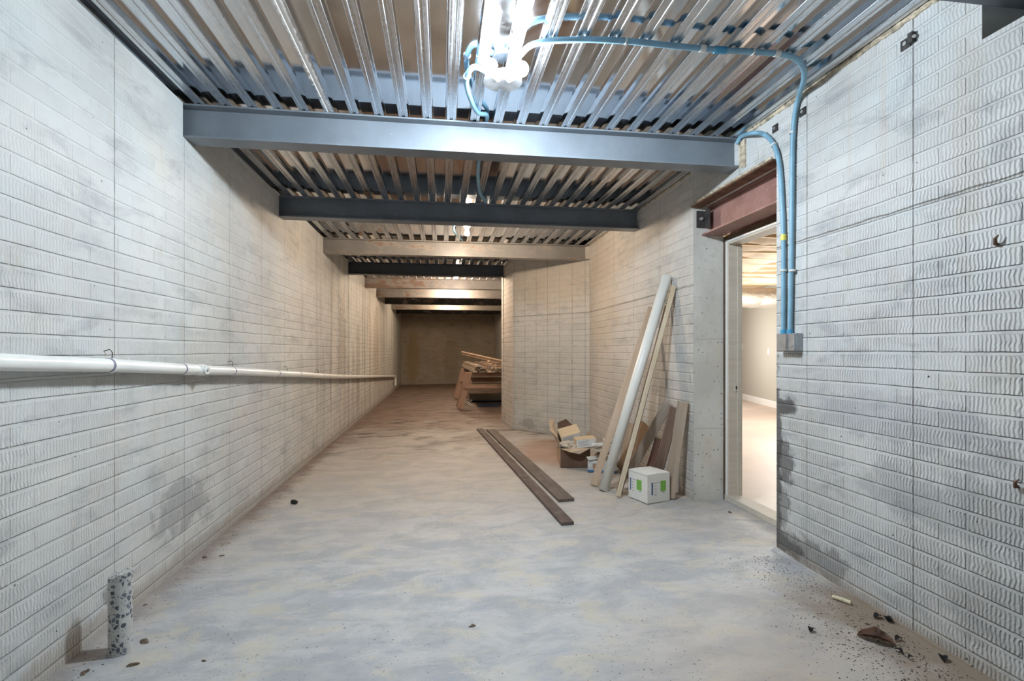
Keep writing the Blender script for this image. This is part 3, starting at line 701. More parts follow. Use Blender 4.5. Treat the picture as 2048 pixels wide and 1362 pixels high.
for u in (207, 455, 567, 631, 700, 745):
    y = at(u, 735, x=XL).y; c, d = ptat(y); z0 = c.z+R_
    h = empty('pipe_hook', (XL, y, z0+.03), 'small bent wire hook above the white drain pipe, %s' % {207: 'nearest one', 455: 'just beyond the cleanout cap', 567: 'third along', 631: 'fourth along', 700: 'fifth along, on the streaked wall', 745: 'farthest one'}[u], 'hook', 'hooks along the drain pipe')
    obj('wire', TUBE([(XL-.005, y, z0+.035), (XL+.02, y+.01, z0+.045), (XL+.03, y+.012, z0+.03), (XL+.035, y, z0+.0), (XL+.04, y-.004, z0+.006)], .0022, 6), m_dark, h)

# ------------------------------------------------------------------ blue conduits and box
bxp = at(1570, 684, x=XR-.05)
ebx = empty('junction_box', (XR, 2.725, 1.26), 'grey square metal junction box on the right wall below two blue conduits', 'electrical box')
y0, y1 = at(1590, 690, x=XR-.05).y, at(1553, 690, x=XR-.05).y; z1 = at(1570, 667, x=XR-.05).z; z0 = at(1570, 702, x=XR-.05).z
obj('box_body', BX(XR-.045, XR, y0, y1, z0, z1), m_galv, ebx, bevel=.003)
obj('cover', BX(XR-.052, XR-.045, y0+.003, y1-.003, z0+.002, z1-.002), m_galv, ebx, bevel=.002)
obj('knockout', TUBE([(XR-.052, y0+.03, z0+.03), (XR-.054, y0+.03, z0+.03)], .012, 16), m_plate, ebx)
obj('rib', BX(XR-.056, XR-.052, (y0+y1)/2-.012, (y0+y1)/2-.006, z0+.01, z1-.005), m_plate, ebx)
obj('rib', BX(XR-.056, XR-.052, (y0+y1)/2-.022, (y0+y1)/2-.018, z0+.01, z1-.005), m_plate, ebx)
xw = XR-.020
def conduit(name, pts, label, group='blue conduits', r=.0135):
    sp = resample(spline(pts, 14), .006)
    root = empty(name, tuple(pts[-1]), label, 'conduit', group)
    obj('conduit_run', TUBE(sp, r, 14, corr=.07), m_blue, root, smooth=True)
    return root, sp
def clamp(root, p, d, r=.017, mat=None, w_=.006, name='clamp'):
    d = Vector(d).normalized(); return obj(name, TUBE([Vector(p)-d*w_, Vector(p)+d*w_], r, 14), mat or m_strap, root)
A = [at(1473, 288, y=3.235), at(1484, 273, y=3.20), at(1510, 266, y=3.06), at(1530, 270, x=xw), at(1548, 290, x=xw), at(1559, 330, x=xw), at(1564, 400, x=xw), at(1567, 480, x=xw), at(1567, 560, x=xw), at(1567, 667, x=xw)]
A[2] = at(1508, 266, x=xw-.05)
cA, sA = conduit('blue_conduit', A, 'blue conduit curling from the nearest beam end down to the metal box')
clamp(cA, at(1567, 475, x=xw), (0, 0, 1), .0155, m_tape, .018, 'tape_band'); clamp(cA, at(1567, 541, x=xw), (0, 0, 1), .0185); clamp(cA, at(1548, 290, x=xw), (0, -.5, -1), .0175)
clamp(cA, at(1567, 664, x=xw), (0, 0, 1), .0175, m_bluecap, .014, 'coupling')
zc = ZTOP-.016
B = [Vector((FX+.03, FY-.05, ZTOP-.02)), at(1045, 105, z=zc), at(1075, 86, z=zc), at(1150, 79, z=zc), at(1250, 82, z=zc), at(1350, 92, z=zc), at(1440, 100, z=zc), at(1530, 105, z=zc), at(1580, 112, z=zc), at(1604, 130, z=zc), at(1608, 158, z=zc-.01), at(1597, 195, x=xw-.01), at(1589, 235, x=xw), at(1585, 300, x=xw), at(1584, 400, x=xw), at(1583, 500, x=xw), at(1581, 600, x=xw), at(1580, 667, x=xw)]
cB, sB = conduit('blue_conduit', B, 'long blue conduit from the twin bulb lamp along the deck and down the wall')
for u, v, kind in ((1250, 82, 'c'), (1405, 97, 's'), (1440, 100, 'k'), (1505, 103.5, 'c'), (1553, 107.5, 's')):
    p = at(u, v, z=zc); q = min(range(len(sB)), key=lambda i: (sB[i]-p).length); d = sB[min(q+1, len(sB)-1)]-sB[q]
    if kind == 'k': clamp(cB, sB[q], d, .0175, m_bluecap, .03, 'coupling')
    else: clamp(cB, sB[q], d, .0165, m_strap, .014 if kind == 's' else .004)
for v in (265, 541): clamp(cB, at(1585, v, x=xw), (0, 0, 1), .0185)
clamp(cB, at(1580, 664, x=xw), (0, 0, 1), .0175, m_bluecap, .014, 'coupling')
zr = ZTOP+.018; xcond = .210
D = [Vector((FX-.056, FY-.01, ZTOP-.02)), at(948, 134, z=ZTOP-.02), at(933, 160, z=zc), at(939, 192, z=zc), at(955, 225, z=zc+.004), Vector((.285, 3.20, zr)), Vector((.285, 3.40, zr)), Vector((.285, 3.6, zr-.01)), at(956, 345, z=ZTOP-.017), at(960, 385, z=zc), Vector((.425, 4.98, zr-.01)), Vector((.435, 5.05, zr)), Vector((.435, 5.2, zr)), Vector((.2, 5.6, zc)), at(907, 458, z=zc), at(918, 474, z=zr), Vector((.275, 6.85, zr))]
cD, sD = conduit('blue_conduit', D, 'pale blue conduit leaving the twin bulb lamp and passing over the cross beams')
clamp(cD, at(934, 152, z=zc), (0, 1, .2), .02, m_galv, .004)

# ------------------------------------------------------------------ small wall fittings
for i, (u, v, lab, two) in enumerate(((1550, 257, 'small dark steel clip above the doorway brickwork, left of the conduits', 0), (1605, 224, 'small dark steel clip just right of the long conduit', 0), (1811, 88, 'two-holed dark steel clip high on the right wall near the corner', 1))):
    p = at(u, v, x=XR-.004); h = empty('steel_clip', (XR, p.y, p.z), lab, 'clip', 'steel clips on the right wall'); s = .026
    obj('clip_plate', BX(XR-.006, XR+.001, p.y-s, p.y+s*.9, p.z-s*.85, p.z+s*.85), m_dark, h)
    obj('bolt', TUBE([(XR-.006, p.y, p.z+.002), (XR-.011, p.y, p.z+.002)], .009, 10), m_bolt, h)
    if two:
        obj('clip_plate', BX(XR-.022, XR-.002, p.y-s-.022, p.y-s, p.z-s*.7, p.z+s), m_dark, h)
        obj('bolt', TUBE([(XR-.014, p.y-s-.022, p.z+.002), (XR-.014, p.y-s-.028, p.z+.002)], .008, 10), m_bolt, h)
for u, v, lab in ((1990, 484, 'upper'), (2030, 968, 'lower')):
    p = at(u, v, x=XR-.01)
    bm = TUBE([(XR+.005, p.y, p.z-.01), (XR-.015, p.y-.005, p.z-.008), (XR-.025, p.y-.012, p.z+.01), (XR-.02, p.y-.02, p.z+.022)], [.006, .007, .005, .002], 8)
    tag(obj('snapped_form_tie', bm, m_rust), '%s rusty snapped form tie sticking out at the right edge of the wall' % lab, 'form tie', 'snapped form ties')
# crumbling mortar strip where deck meets the right wall, and tan patch beside the beam end
def crumbs(name, y0, y1, z0, z1, xo, xi, seed):
    bm = bmesh.new(); n = int((y1-y0)/.012); rows = []
    for i in range(n+1):
        y = y0+(y1-y0)*i/n; r = mnoise.noise(Vector((y*14, seed, 0))); r2 = mnoise.noise(Vector((y*40, seed+4, 0)))
        zb = z0+.012*r+.006*r2; xx = xo+.006*r2
        rows.append([bm.verts.new(q) for q in ((xi, y, z1), (xi, y, zb), (xx+.006, y, zb+.002), (xx, y, (zb+z1)/2+.002*r), (xx, y, z1))])
    for a, b in zip(rows, rows[1:]):
        for k in range(4): bm.faces.new((a[k], a[k+1], b[k+1], b[k]))
        bm.faces.new((a[4], a[0], b[0], b[4]))
    bm.faces.new(rows[0]); bm.faces.new(rows[-1][::-1])
    return bm
o = struct('trim_3', crumbs('c', 1.68, 3.24, ZTOP-.022, ZTOP-.0005, XR-.012, XR+.02, 1), m_crumb)
o = struct('trim_4', crumbs('c', 3.32, 6.80, ZTOP-.012, ZTOP-.0005, XR-.010, XR+.02, 5), m_crumb)
o = struct('trim_5', crumbs('c', 2.90, 3.88, 2.452, 2.475, XR-.012, XR+.02, 9), m_crumb)
# cove of spilled concrete at the foot of the door edge
bm = bmesh.new(); pr = []
for i in range(41):
    y = 1.7+1.17*i/40; wd_ = .012+.07*max(0, (i/40-.72))+.012*mnoise.noise(Vector((y*9, 0, 0))); hh = .008+.09*max(0, i/40-.8)+.008*mnoise.noise(Vector((y*11, 5, 0)))
    pr.append([bm.verts.new(q) for q in ((XR+.01, y, zf(XR)+hh), (XR-wd_*.35, y, zf(XR)+hh*.6), (XR-wd_, y, zf(XR)+.002), (XR-wd_, y, zf(XR)-.01), (XR+.01, y, zf(XR)-.01))])
for a, b in zip(pr, pr[1:]):
    for k in range(5): bm.faces.new((a[k], a[(k+1) % 5], b[(k+1) % 5], b[k]))
bm.faces.new(pr[0]); bm.faces.new(pr[-1][::-1]); struct('trim_6', bm, mat_floor)
o = struct('trim_7', crumbs('c', 3.175, 3.245, 2.52, 2.70, XR-.012, XR+.02, 2), m_crumb)
# crumb of foam / residue hanging in the flutes
for (x, y, lab) in ((-.687, 4.86, 'rust coloured crumb stuck in the deck flute above the second beam'), (-1.01, 6.55, 'rust coloured crumb stuck in the deck flute above the third beam')):
    bm = bmesh.new(); bmesh.ops.create_icosphere(bm, subdivisions=3, radius=.03)
    for v in bm.verts: v.co = Vector((v.co.x*.7, v.co.y*2.2, v.co.z*.6))*(1+.5*mnoise.noise(v.co*60)); v.co += Vector((x, y, ZTOP-.008))
    tag(obj('rust_crumb', bm, m_rust), lab, 'rust', 'rust crumbs in the deck')

# ------------------------------------------------------------------ core sample on the floor
cx, cy = -1.352, 2.355; z0 = zf(cx)
bm = bmesh.new(); rings = []
for j in range(14):
    z = z0+.335*j/13
    rr = .0425; ring = []
    for k in range(40):
        a = 2*math.pi*k/40; x = cx+rr*math.cos(a); y = cy+rr*math.sin(a); zz = z
        if j == 13: zz += .012*mnoise.noise(Vector((math.cos(a)*1.5, math.sin(a)*1.5, 3)))+.012*math.cos(a-.6)
        if j == 0: zz = z0+.0005
        ring.append(bm.verts.new((x, y, zz)))
    rings.append(ring)
for a, b in zip(rings, rings[1:]):
    for k in range(40): bm.faces.new((a[k], a[(k+1) % 40], b[(k+1) % 40], b[k]))
bm.faces.new(rings[0][::-1]); c_ = bm.verts.new((cx, cy, z0+.338))
for k in range(40): bm.faces.new((rings[-1][k], rings[-1][(k+1) % 40], c_))
tag(obj('concrete_core', bm, m_core), 'upright drilled concrete core with dark aggregate standing beside the left wall', 'concrete core')

# ------------------------------------------------------------------ decking boards on the floor
fl = lambda u, v: at(u, v, floor=True)
def floor_board(name, near, far, wdt, thk, mat, label):
    n_, f_ = Vector(near), Vector(far); n_.z = zf(n_.x)+thk/2+.001; f_.z = zf(f_.x)+thk/2+.001
    o = board(name, n_, f_, wdt, thk, (0, 0, 1), mat, bevel=.002); tag(o, label, 'board', 'decking boards on the floor')
floor_board('decking_board', ((1.022), 4.065, 0), (.765, 7.88, 0), .137, .024, W_DECKB, 'right-hand dark decking board lying on the floor, nearer the boxes')
floor_board('decking_board', ((.893), 3.52, 0), (.60, 8.0, 0), .096, .024, W_DECKA, 'left-hand narrow brown decking board lying on the floor, reaching nearest')

# ------------------------------------------------------------------ things leaning on the far right wall
def lean(name, foot, top, wdt, thk, facing, mat, label, cat='board', **k):
    f = Vector(foot); f.z = zf(f.x)+.014; t = Vector(top)
    return tag(board(name, f, t, wdt, thk, facing, mat, **k), label, cat)
NEAR = (-.55, -1, .25)
# light 2x4
f = at(1187, 973, floor=True); t = at(1303, 615, x=XR-.05)
lean('timber_board', f, t, .066, .038, (-.35, -1, .1), W_PINE, 'pale pine board leaning on the wall, left of the white pipe', endcut=-.008)
# white pvc pipe
f = at(1207, 981, floor=True); t = at(1334, 552, x=XR-.045)
f.z = zf(f.x)+.006
pvc = empty('plastic_pipe', f, 'white plastic pipe leaning on the brick wall among the boards', 'pipe')
d = (t-f).normalized(); bm = bmesh.new(); rr = .0445
ro = tube(bm, [f, t], rr, 32, cap=False); ri = tube(bm, [f, t], rr-.005, 32, cap=False)
for k in range(32):
    for e in (0, 1): bm.faces.new((ro[e][k], ro[e][(k+1) % 32], ri[e][(k+1) % 32], ri[e][k]))
obj('pipe_wall', bm, m_pvc2, pvc, smooth=False)
for p in pvc.children:
    for q in p.data.polygons: q.use_smooth = True
# furring strips
f = at(1236, 996, floor=True); t = at(1348, 573, x=XR-.02)
lean('furring_strip', f, t, .040, .018, (-.5, -1, .2), W_STRIP, 'long thin pale strip leaning right of the white pipe, the longer one', endcut=.005)
f2 = f+Vector((.05, .11, 0)); t2 = t+Vector((.0, .12, -.16))
lean('furring_strip', f2, t2, .055, .018, (-.9, -.6, .2), W_BROWN, 'darker strip leaning directly behind the white pipe')
# knotty bundle nailed to strip
bm = bmesh.new(); bmesh.ops.create_icosphere(bm, subdivisions=3, radius=.03)
cc = at(1338, 603, x=XR-.045)
for v in bm.verts: v.co = v.co*(1+.6*mnoise.noise(v.co*45)); v.co += cc
tag(obj('plaster_lump', bm, m_chip), 'crumbly plaster lump caught behind the thin leaning strip', 'plaster')
# particle board pieces
NL = (-.6, -1, .2)
lean('particle_board', (1.82, 4.96, 0), at(1294, 852, x=XR-.075), .150, .030, (-1, -.75, .3), W_CHIP, 'short tan particle board leaning behind the thin pale strip')
lean('timber_board', (1.90, 5.16, 0), at(1262, 846, x=XR-.035), .10, .02, (-1, -.35, .3), W_GREY, 'short pale tan board leaning between pipe and thin strip, low down')
# planks at right
lean('plank', (1.78, 4.70, 0), at(1337, 806, x=XR-.065), .085, .026, NL, W_TAUPE, 'grey tan plank leaning with a bowed top, left of the striped one', bow=-.012)
lean('plank', (1.84, 4.37, 0), at(1320, 878, x=XR-.065), .088, .022, NL, W_RED, 'short dark red-brown plank leaning behind the white carton')
lean('plank', (1.86, 4.25, 0), at(1350, 815, x=XR-.065), .085, .026, NL, W_BROWN, 'striped dark brown plank leaning second from the doorway')
lean('plank', at(1341, 1000, floor=True)+Vector((0, .02, 0)), at(1366, 803, x=XR-.055), .088, .028, NL, W_GREY, 'tan plank leaning nearest the doorway')

# ------------------------------------------------------------------ white carton
pf = at(1288, 1010, floor=True); pl_ = at(1246, 993, floor=True); pr_ = at(1334, 1000, floor=True)
a = (pl_-pf); b = (pr_-pf); a.z = b.z = 0
La, Lb = a.length, b.length; ea, eb = a.normalized(), b.normalized()
eb = (eb-ea*eb.dot(ea)).normalized(); Lb = .232; La = .238; pf.x += .030
hb = .232; zb = zf(pf.x+.25)+.003
ctn = empty('white_carton', (pf.x, pf.y, zb), 'white cardboard carton with green squares standing on the floor before the planks', 'carton')
bm = bmesh.new(); p0 = Vector((pf.x, pf.y, zb)); prism(bm, [p0, p0+ea*La, p0+ea*La+eb*Lb, p0+eb*Lb], (0, 0, hb))
bmesh.ops.subdivide_edges(bm, edges=bm.edges, cuts=3, use_grid_fill=True)
cen = p0+ea*La/2+eb*Lb/2
for v in bm.verts:
    q = v.co-cen
    if v.co.z > zb+hb-.001:
        v.co.z += .010*(1-min(1, (q.x**2+q.y**2)/.02))
obj('carton_body', bm, m_white, ctn)
def decal(par, org, ex, ez, nrm, u0, u1, v0, v1, mat, name, off=.0012):
    bm = bmesh.new(); P = [org+ex*u+ez*v+nrm*off for u, v in ((u0, v0), (u1, v0), (u1, v1), (u0, v1))]; prism(bm, P, nrm*-.0010)
    return obj(name, bm, mat, par)
Z = Vector((0, 0, 1))
for ex, L, nrm in ((ea, La, -eb), (eb, Lb, -ea)):
    s = ex; flip = ex is ea
    f_ = (lambda t: L*(1-t)) if flip else (lambda t: L*t)
    decal(ctn, p0, s, Z, nrm, *sorted((f_(.08 if flip else .17), f_(.14 if flip else .24))), .065, .165, m_inkblue, 'print_bar')
    decal(ctn, p0, s, Z, nrm, *sorted((f_(.44 if flip else .58), f_(.70 if flip else .82))), .085, .170, m_green, 'green_square')
    for k in range(5): decal(ctn, p0, s, Z, nrm, *sorted((f_(.18 if flip else .28), f_((.40 if k == 0 else .29) if flip else (.56 if k == 0 else .40)))), .158-.024*k, .161-.024*k, m_ink, 'print_line')
    decal(ctn, p0, s, Z, nrm, *sorted((f_(.58 if flip else .68), f_(.66 if flip else .76))), .072, .078, m_ink, 'print_line')
decal(ctn, p0+Z*(hb-.012), ea, Z, -eb, 0, La*.98, 0, .002, m_ink, 'lid_edge')

# ------------------------------------------------------------------ open cardboard box with its contents
bx0 = at(1121, 936, floor=True); cb = empty('cardboard_box', (1.42, 5.5, zf(1.42)), 'open brown cardboard box with torn flaps standing near the brick corner', 'box')
e1 = Vector((.985, -.17, 0)).normalized(); e2 = Vector((.17, .985, 0)); o0 = Vector((bx0.x, bx0.y, zf(bx0.x+.4)+.002)); LW, LD, LH = .31, .50, .20
def wallp(par, name, a, b, h0, h1, th, mat, tilt=Vector((0, 0, 0))):
    a, b = Vector(a), Vector(b); n = (b-a).normalized().cross(Z)*th; bm = bmesh.new(); up = Z*1.0
    P = [a, b, b+up*h1+tilt, a+up*h0+tilt]; prism(bm, P, n); return obj(name, bm, mat, par)
c00, c10, c11, c01 = o0, o0+e1*LW, o0+e1*LW+e2*LD, o0+e2*LD
wallp(cb, 'box_side', c00, c10, LH, LH, .004, m_carddark); wallp(cb, 'box_side', c10, c11, LH, LH, .004, m_carddark); wallp(cb, 'box_side', c11, c01, LH, LH, .004, m_card); wallp(cb, 'box_side', c01, c00, LH, LH, .004, m_card)
bm = bmesh.new(); prism(bm, [c00, c10, c11, c01], (0, 0, .004)); obj('box_bottom', bm, m_card, cb)
decal(cb, c00, e1, Z, -e2, .03, .07, .03, .18, m_black, 'print_mark'); decal(cb, c00, e1, Z, -e2, .10, .30, .085, .09, m_card, 'print_line'); decal(cb, c00, e1, Z, -e2, .10, .30, .17, .175, m_card, 'print_line')
# flaps
def flap(name, pts, mat, th=.004):
    bm = bmesh.new(); P = [Vector(p) for p in pts]; n = (P[1]-P[0]).cross(P[2]-P[0]).normalized()*th; prism(bm, P, n); return obj(name, bm, mat, cb)
h = Z*LH
flap('flap', [c01+h, c00+h, c00+h-e1*.03-e2*.06+Z*.12, c00+h-e1*.10+e2*.16+Z*.17, c01+h-e1*.10+Z*.24, c01+h-e1*.04+e2*.03+Z*.23], m_card_in)
flap('flap', [c00+h, c10+h, c10+h-e2*.10+Z*.03, c10+h-e2*.12-e1*.12-Z*.03, c00+h-e2*.12+e1*.10-Z*.015], m_card_in)
flap('flap', [c11+h, c01+h, c01+h+e2*.03+Z*.20, c01+h+e2*.05+e1*.1+Z*.24, c11+h+e2*.05-e1*.06+Z*.10], m_carddark)
flap('flap', [c10+h, c11+h, c11+h+e1*.04+Z*.10, c10+h+e1*.07+Z*.03], m_card)
def carton(name, c, ex, ey, L, W_, Hh, tilt, label, par=None):
    ex = Vector(ex).normalized(); ey = Vector(ey); ey = (ey-ex*ey.dot(ex)).normalized(); ez = ex.cross(ey)
    c = Vector(c); root = empty(name, c, label, 'carton', 'small cartons in the open box')
    bm = bmesh.new(); prism(bm, [c-ex*L/2-ey*W_/2, c+ex*L/2-ey*W_/2, c+ex*L/2+ey*W_/2, c-ex*L/2+ey*W_/2], ez*Hh); obj('carton_body', bm, m_tancart, root)
    org = c-ex*L/2-ey*W_/2
    decal(root, org, ex, ez, -ey, .004, L-.004, .004, Hh-.004, m_label, 'label')
    for k in range(5): decal(root, org, ex, ez, -ey, .02, L*(.55+.3*random.random()), Hh*(.8-.14*k), Hh*(.8-.14*k)+.003, m_ink, 'print_line', .0022)
    return root
ctr = o0+e1*.15+e2*.33+Z*(LH+.02)
carton('small_carton', ctr+Z*.045-e1*.02, (1, -.12, .28), (.25, 1, .42), .225, .20, .085, 0, 'small carton with white label end tipped up on the left in the open box')
carton('small_carton', o0+e1*.27+e2*.09+Z*(LH+.012), (1, -.1, .08), (.1, 1, .03), .215, .17, .090, 0, 'small carton with white label end lying at the right front of the open box')
bm = bmesh.new(); bmesh.ops.create_icosphere(bm, subdivisions=5, radius=.088)
for v in bm.verts:
    q = v.co.copy(); k = 1+.35*mnoise.noise(q*17)+.3*abs(mnoise.noise(q*38+Vector((5, 0, 0))))
    v.co = Vector((q.x*1.15*k, q.y*1.3*k, q.z*.62*k))
bmesh.ops.translate(bm, verts=bm.verts, vec=o0+e1*.10+e2*.13+Z*(LH-.0))
tag(obj('crumpled_paper', bm, m_paper), 'crumpled kraft paper wad in the open cardboard box', 'paper')

# ------------------------------------------------------------------ flat blue-edged cartons between the box and the boards
q0_ = at(1171, 946, floor=True)
tray = empty('blue_edged_carton', (1.62, 5.0, zf(1.62)), 'low pale carton with a blue bottom edge behind the leaning pipe', 'carton')
def oriented_box(name, org, ex, ey, L, W_, Hh, mat, par):
    bm = bmesh.new(); org = Vector(org); prism(bm, [org, org+ex*L, org+ex*L+ey*W_, org+ey*W_], Z*Hh); return obj(name, bm, mat, par)
ex_ = Vector((.95, -.31, 0)).normalized(); ey_ = Vector((.31, .95, 0)).normalized(); og = Vector((1.475, 4.985, zf(1.78)+.003))
oriented_box('tray_body', og, ex_, ey_, .29, .17, .115, m_greybox, tray)
oriented_box('blue_band', og-ey_*.002-ex_*.002+Z*.001, ex_, ey_, .294, .174, .02, m_bluecard, tray)
decal(tray, og, ex_, Z, -ey_, .05, .13, .035, .09, m_card, 'print_patch'); decal(tray, og, ex_, Z, -ey_, .18, .28, .045, .10, m_label, 'print_patch', .0013)
for k in range(3): decal(tray, og, ex_, Z, -ey_, .19, .27, .055+.014*k, .060+.014*k, m_ink, 'print_line', .0024)
oriented_box('lid', og+Z*.115, ex_, ey_, .29, .17, .006, m_card_in, tray)
for k, (dx, dy, rot, L, mt, lab) in enumerate(((.01, .01, .1, .22, m_greybox, 'grey scrap of carton on top of the blue-edged carton, left piece'), (.06, .0, -.45, .2, m_carddark, 'dark scrap of carton on the blue-edged carton, front piece'), (.07, .06, .2, .2, m_paper, 'kraft paper scrap on the blue-edged carton, back piece'), (.03, .07, -.15, .18, m_greybox, 'pale printed scrap lying last on the blue-edged carton'))):
    c = og+ex_*(dx+.1)+ey_*dy+Z*(.123+.042*k); e = Vector((math.cos(rot), math.sin(rot), 0)); bm = bmesh.new(); g2 = Vector((-e.y, e.x, 0))
    prism(bm, [c-e*L/2, c+e*L/2+Z*.02, c+e*L/2*.9+g2*.09+Z*.025, c-e*L/2*.8+g2*.11+Z*.01], (0, 0, .006)); tag(obj('carton_scrap', bm, mt), lab, 'scrap', 'carton scraps')
bp = empty('printed_carton', (1.70, 5.38, zf(1.7)), 'small printed carton on its side between open box and brick wall', 'carton')
oriented_box('carton_body', (1.75, 5.33, zf(2.0)+.002), ex_, ey_, .22, .14, .25, m_greybox, bp)
decal(bp, Vector((1.75, 5.33, zf(2.0)+.002)), ex_, Z, -ey_, .02, .20, .17, .23, m_inkblue, 'print_patch'); decal(bp, Vector((1.75, 5.33, zf(2.0)+.002)), ex_, Z, -ey_, .03, .18, .04, .13, m_label, 'print_patch')
for k in range(4): decal(bp, Vector((1.75, 5.33, zf(2.0)+.002)), ex_, Z, -ey_, .04+.038*k, .062+.038*k, .185, .215, m_label, 'print_mark', .0026)

# ------------------------------------------------------------------ sawhorses and lumber beyond the chimney base
def sawhorse(yc, label):
    x0, x1 = .50, 1.75; zt = .80
    root = empty('sawhorse', ((x0+x1)/2, yc, zf(1.1)), label, 'sawhorse', 'sawhorses behind the chimney base')
    board('top_rail', (x0+.03, yc, zt-.045), (x1, yc, zt-.045), .09, .04, (0, 1, 0), W_SAW, root)
    for sx, xe, xt in ((-1, x0-.12, x0+.085), (1, x1+.10, x1-.10)):
        for sy in (-1, 1):
            board('leg', (xe, yc+sy*.24, zf(xe)+.024), (xt, yc+sy*.045, zt-.01), .14, .036, (0, sy, .2), W_SAW, root)
        board('gusset', (xt+sx*.0-.06, yc-.085, zt-.22), (xt+.06, yc-.085, zt-.22), .12, .018, (0, -1, .1), W_SAW, root)
    for sy in (-1, 1): board('stretcher', (x0-.02, yc+sy*.178, .50), (x1+.02, yc+sy*.178, .50), .09, .02, (0, sy, .2), W_SAW, root)
    return root
sawhorse(11.0, 'nearer of the two wooden sawhorses carrying the lumber pile')
sawhorse(13.4, 'farther of the two wooden sawhorses, mostly hidden by the nearer one')
random.seed(3)
def batten(p0, p1, w_, t_, mat, k):
    o = board('batten', p0, p1, w_, t_, (0, 0, 1), mat, bevel=0); tag(o, '%s batten in the %s layer of the lumber pile on the sawhorses' % (mat.name.split()[-1], k), 'batten', 'battens piled on the sawhorses')
zrow = .80; k = 0
for row in range(4):
    x = .66 + .015*row; z = zrow+.024+.040*row
    while x < 1.62:
        w_ = random.choice((.035, .045, .06, .085)); y0_ = 10.62+random.uniform(-.10, .16); L = random.uniform(3.2, 4.6)
        if row == 3 and random.random() < .55: x += w_; continue
        sk = random.uniform(-.0015, .0015)-.19*max(0, (1.05-x))*1.4
        batten((x+w_/2, y0_, z), (x+w_/2+sk, y0_+L, z), w_-.005, .036, random.choice(W_LUM), ('bottom', 'second', 'third', 'top')[row])
        x += w_
pA, qA = at(924, 703.5, y=12.6), at(1012, 723, y=10.9)
for i, (dx, dz, dy, w_, mt, lb) in enumerate(((0, 0, 0, .045, 0, 'topmost batten slanting up to the left above the lumber pile'), (.05, -.030, .02, .06, 1, 'second slanting batten down, above the lumber pile'), (.02, -.060, -.03, .045, 2, 'third slanting batten down, darker, above the lumber pile'), (.11, -.088, .01, .05, 0, 'lowest slanting batten above the lumber pile'))):
    o_ = Vector((dx, dy, dz)); o = board('batten', pA+o_, qA+o_, w_, .02, (0, 0, 1), W_LUM[mt], bevel=0); tag(o, lb, 'batten', 'battens piled on the sawhorses')
for i, (x0_, y0_, x1_, y1_, w_, mi, lb) in enumerate(((1.02, 10.45, 1.30, 11.2, .045, 3, 'short grey batten lying askew on the lumber pile, pointing at the chimney corner'), (1.14, 10.55, .86, 11.25, .045, 2, 'short brown batten crossing the top of the lumber pile to the left'), (.98, 10.62, 1.06, 11.3, .055, 1, 'short pale batten lying nearly straight on top of the lumber pile'))):
    o = board('batten', (x0_, y0_, .992+.024*i), (x1_, y1_, .992+.024*i), w_, .02, (0, 0, 1), W_LUM[mi], bevel=0); tag(o, lb, 'batten', 'battens piled on the sawhorses')
# under the sawhorse
bm = bmesh.new(); prism(bm, [(.68, 12.2, .06), (1.5, 12.1, .06), (1.75, 14.0, .06), (.75, 14.0, .06)], (0, 0, .02)); tag(obj('dark_panel', bm, m_black, loc=(1.1, 12.9, .01)), 'dark flat panel lying under the sawhorses', 'panel')
oriented_box('panel_block', (.9, 12.4, zf(.9)), Vector((1, 0, 0)), Vector((0, 1, 0)), .4, .8, .040, m_carddark, None)
bl = bpy.data.objects['panel_block']; tag(bl, 'low dark block carrying the flat panel under the sawhorses', 'block')
bm = bmesh.new(); prism(bm, [(.80, 11.3, .014), (1.25, 11.1, .022), (1.4, 11.8, .022), (.9, 11.85, .014)], (0, 0, .03)); tag(obj('tarp', bm, plain('dark blue tarp', (.03, .05, .10), .5)), 'folded dark blue tarp on the floor under the sawhorses', 'tarp')
for i, (u0, v0, u1, v1) in enumerate(((931, 801, 950, 815), (928, 806, 942, 814), (930, 811, 945, 805), (927, 809, 938, 803))):
    p, q = at(u0, v0, floor=True), at(u1, v1, floor=True); p.z += .012+.019*i; q.z += .012+.019*i
    tag(obj('thin_rod', TUBE([p, q], .009, 8), m_strap), 'thin pale rod under the nearer sawhorse, %s' % ('pointing down to the right, topmost end', 'second, pointing down to the right', 'crossing upwards to the right, lower one', 'crossing upwards to the right, upper one')[i], 'rod', 'thin rods under the sawhorse')

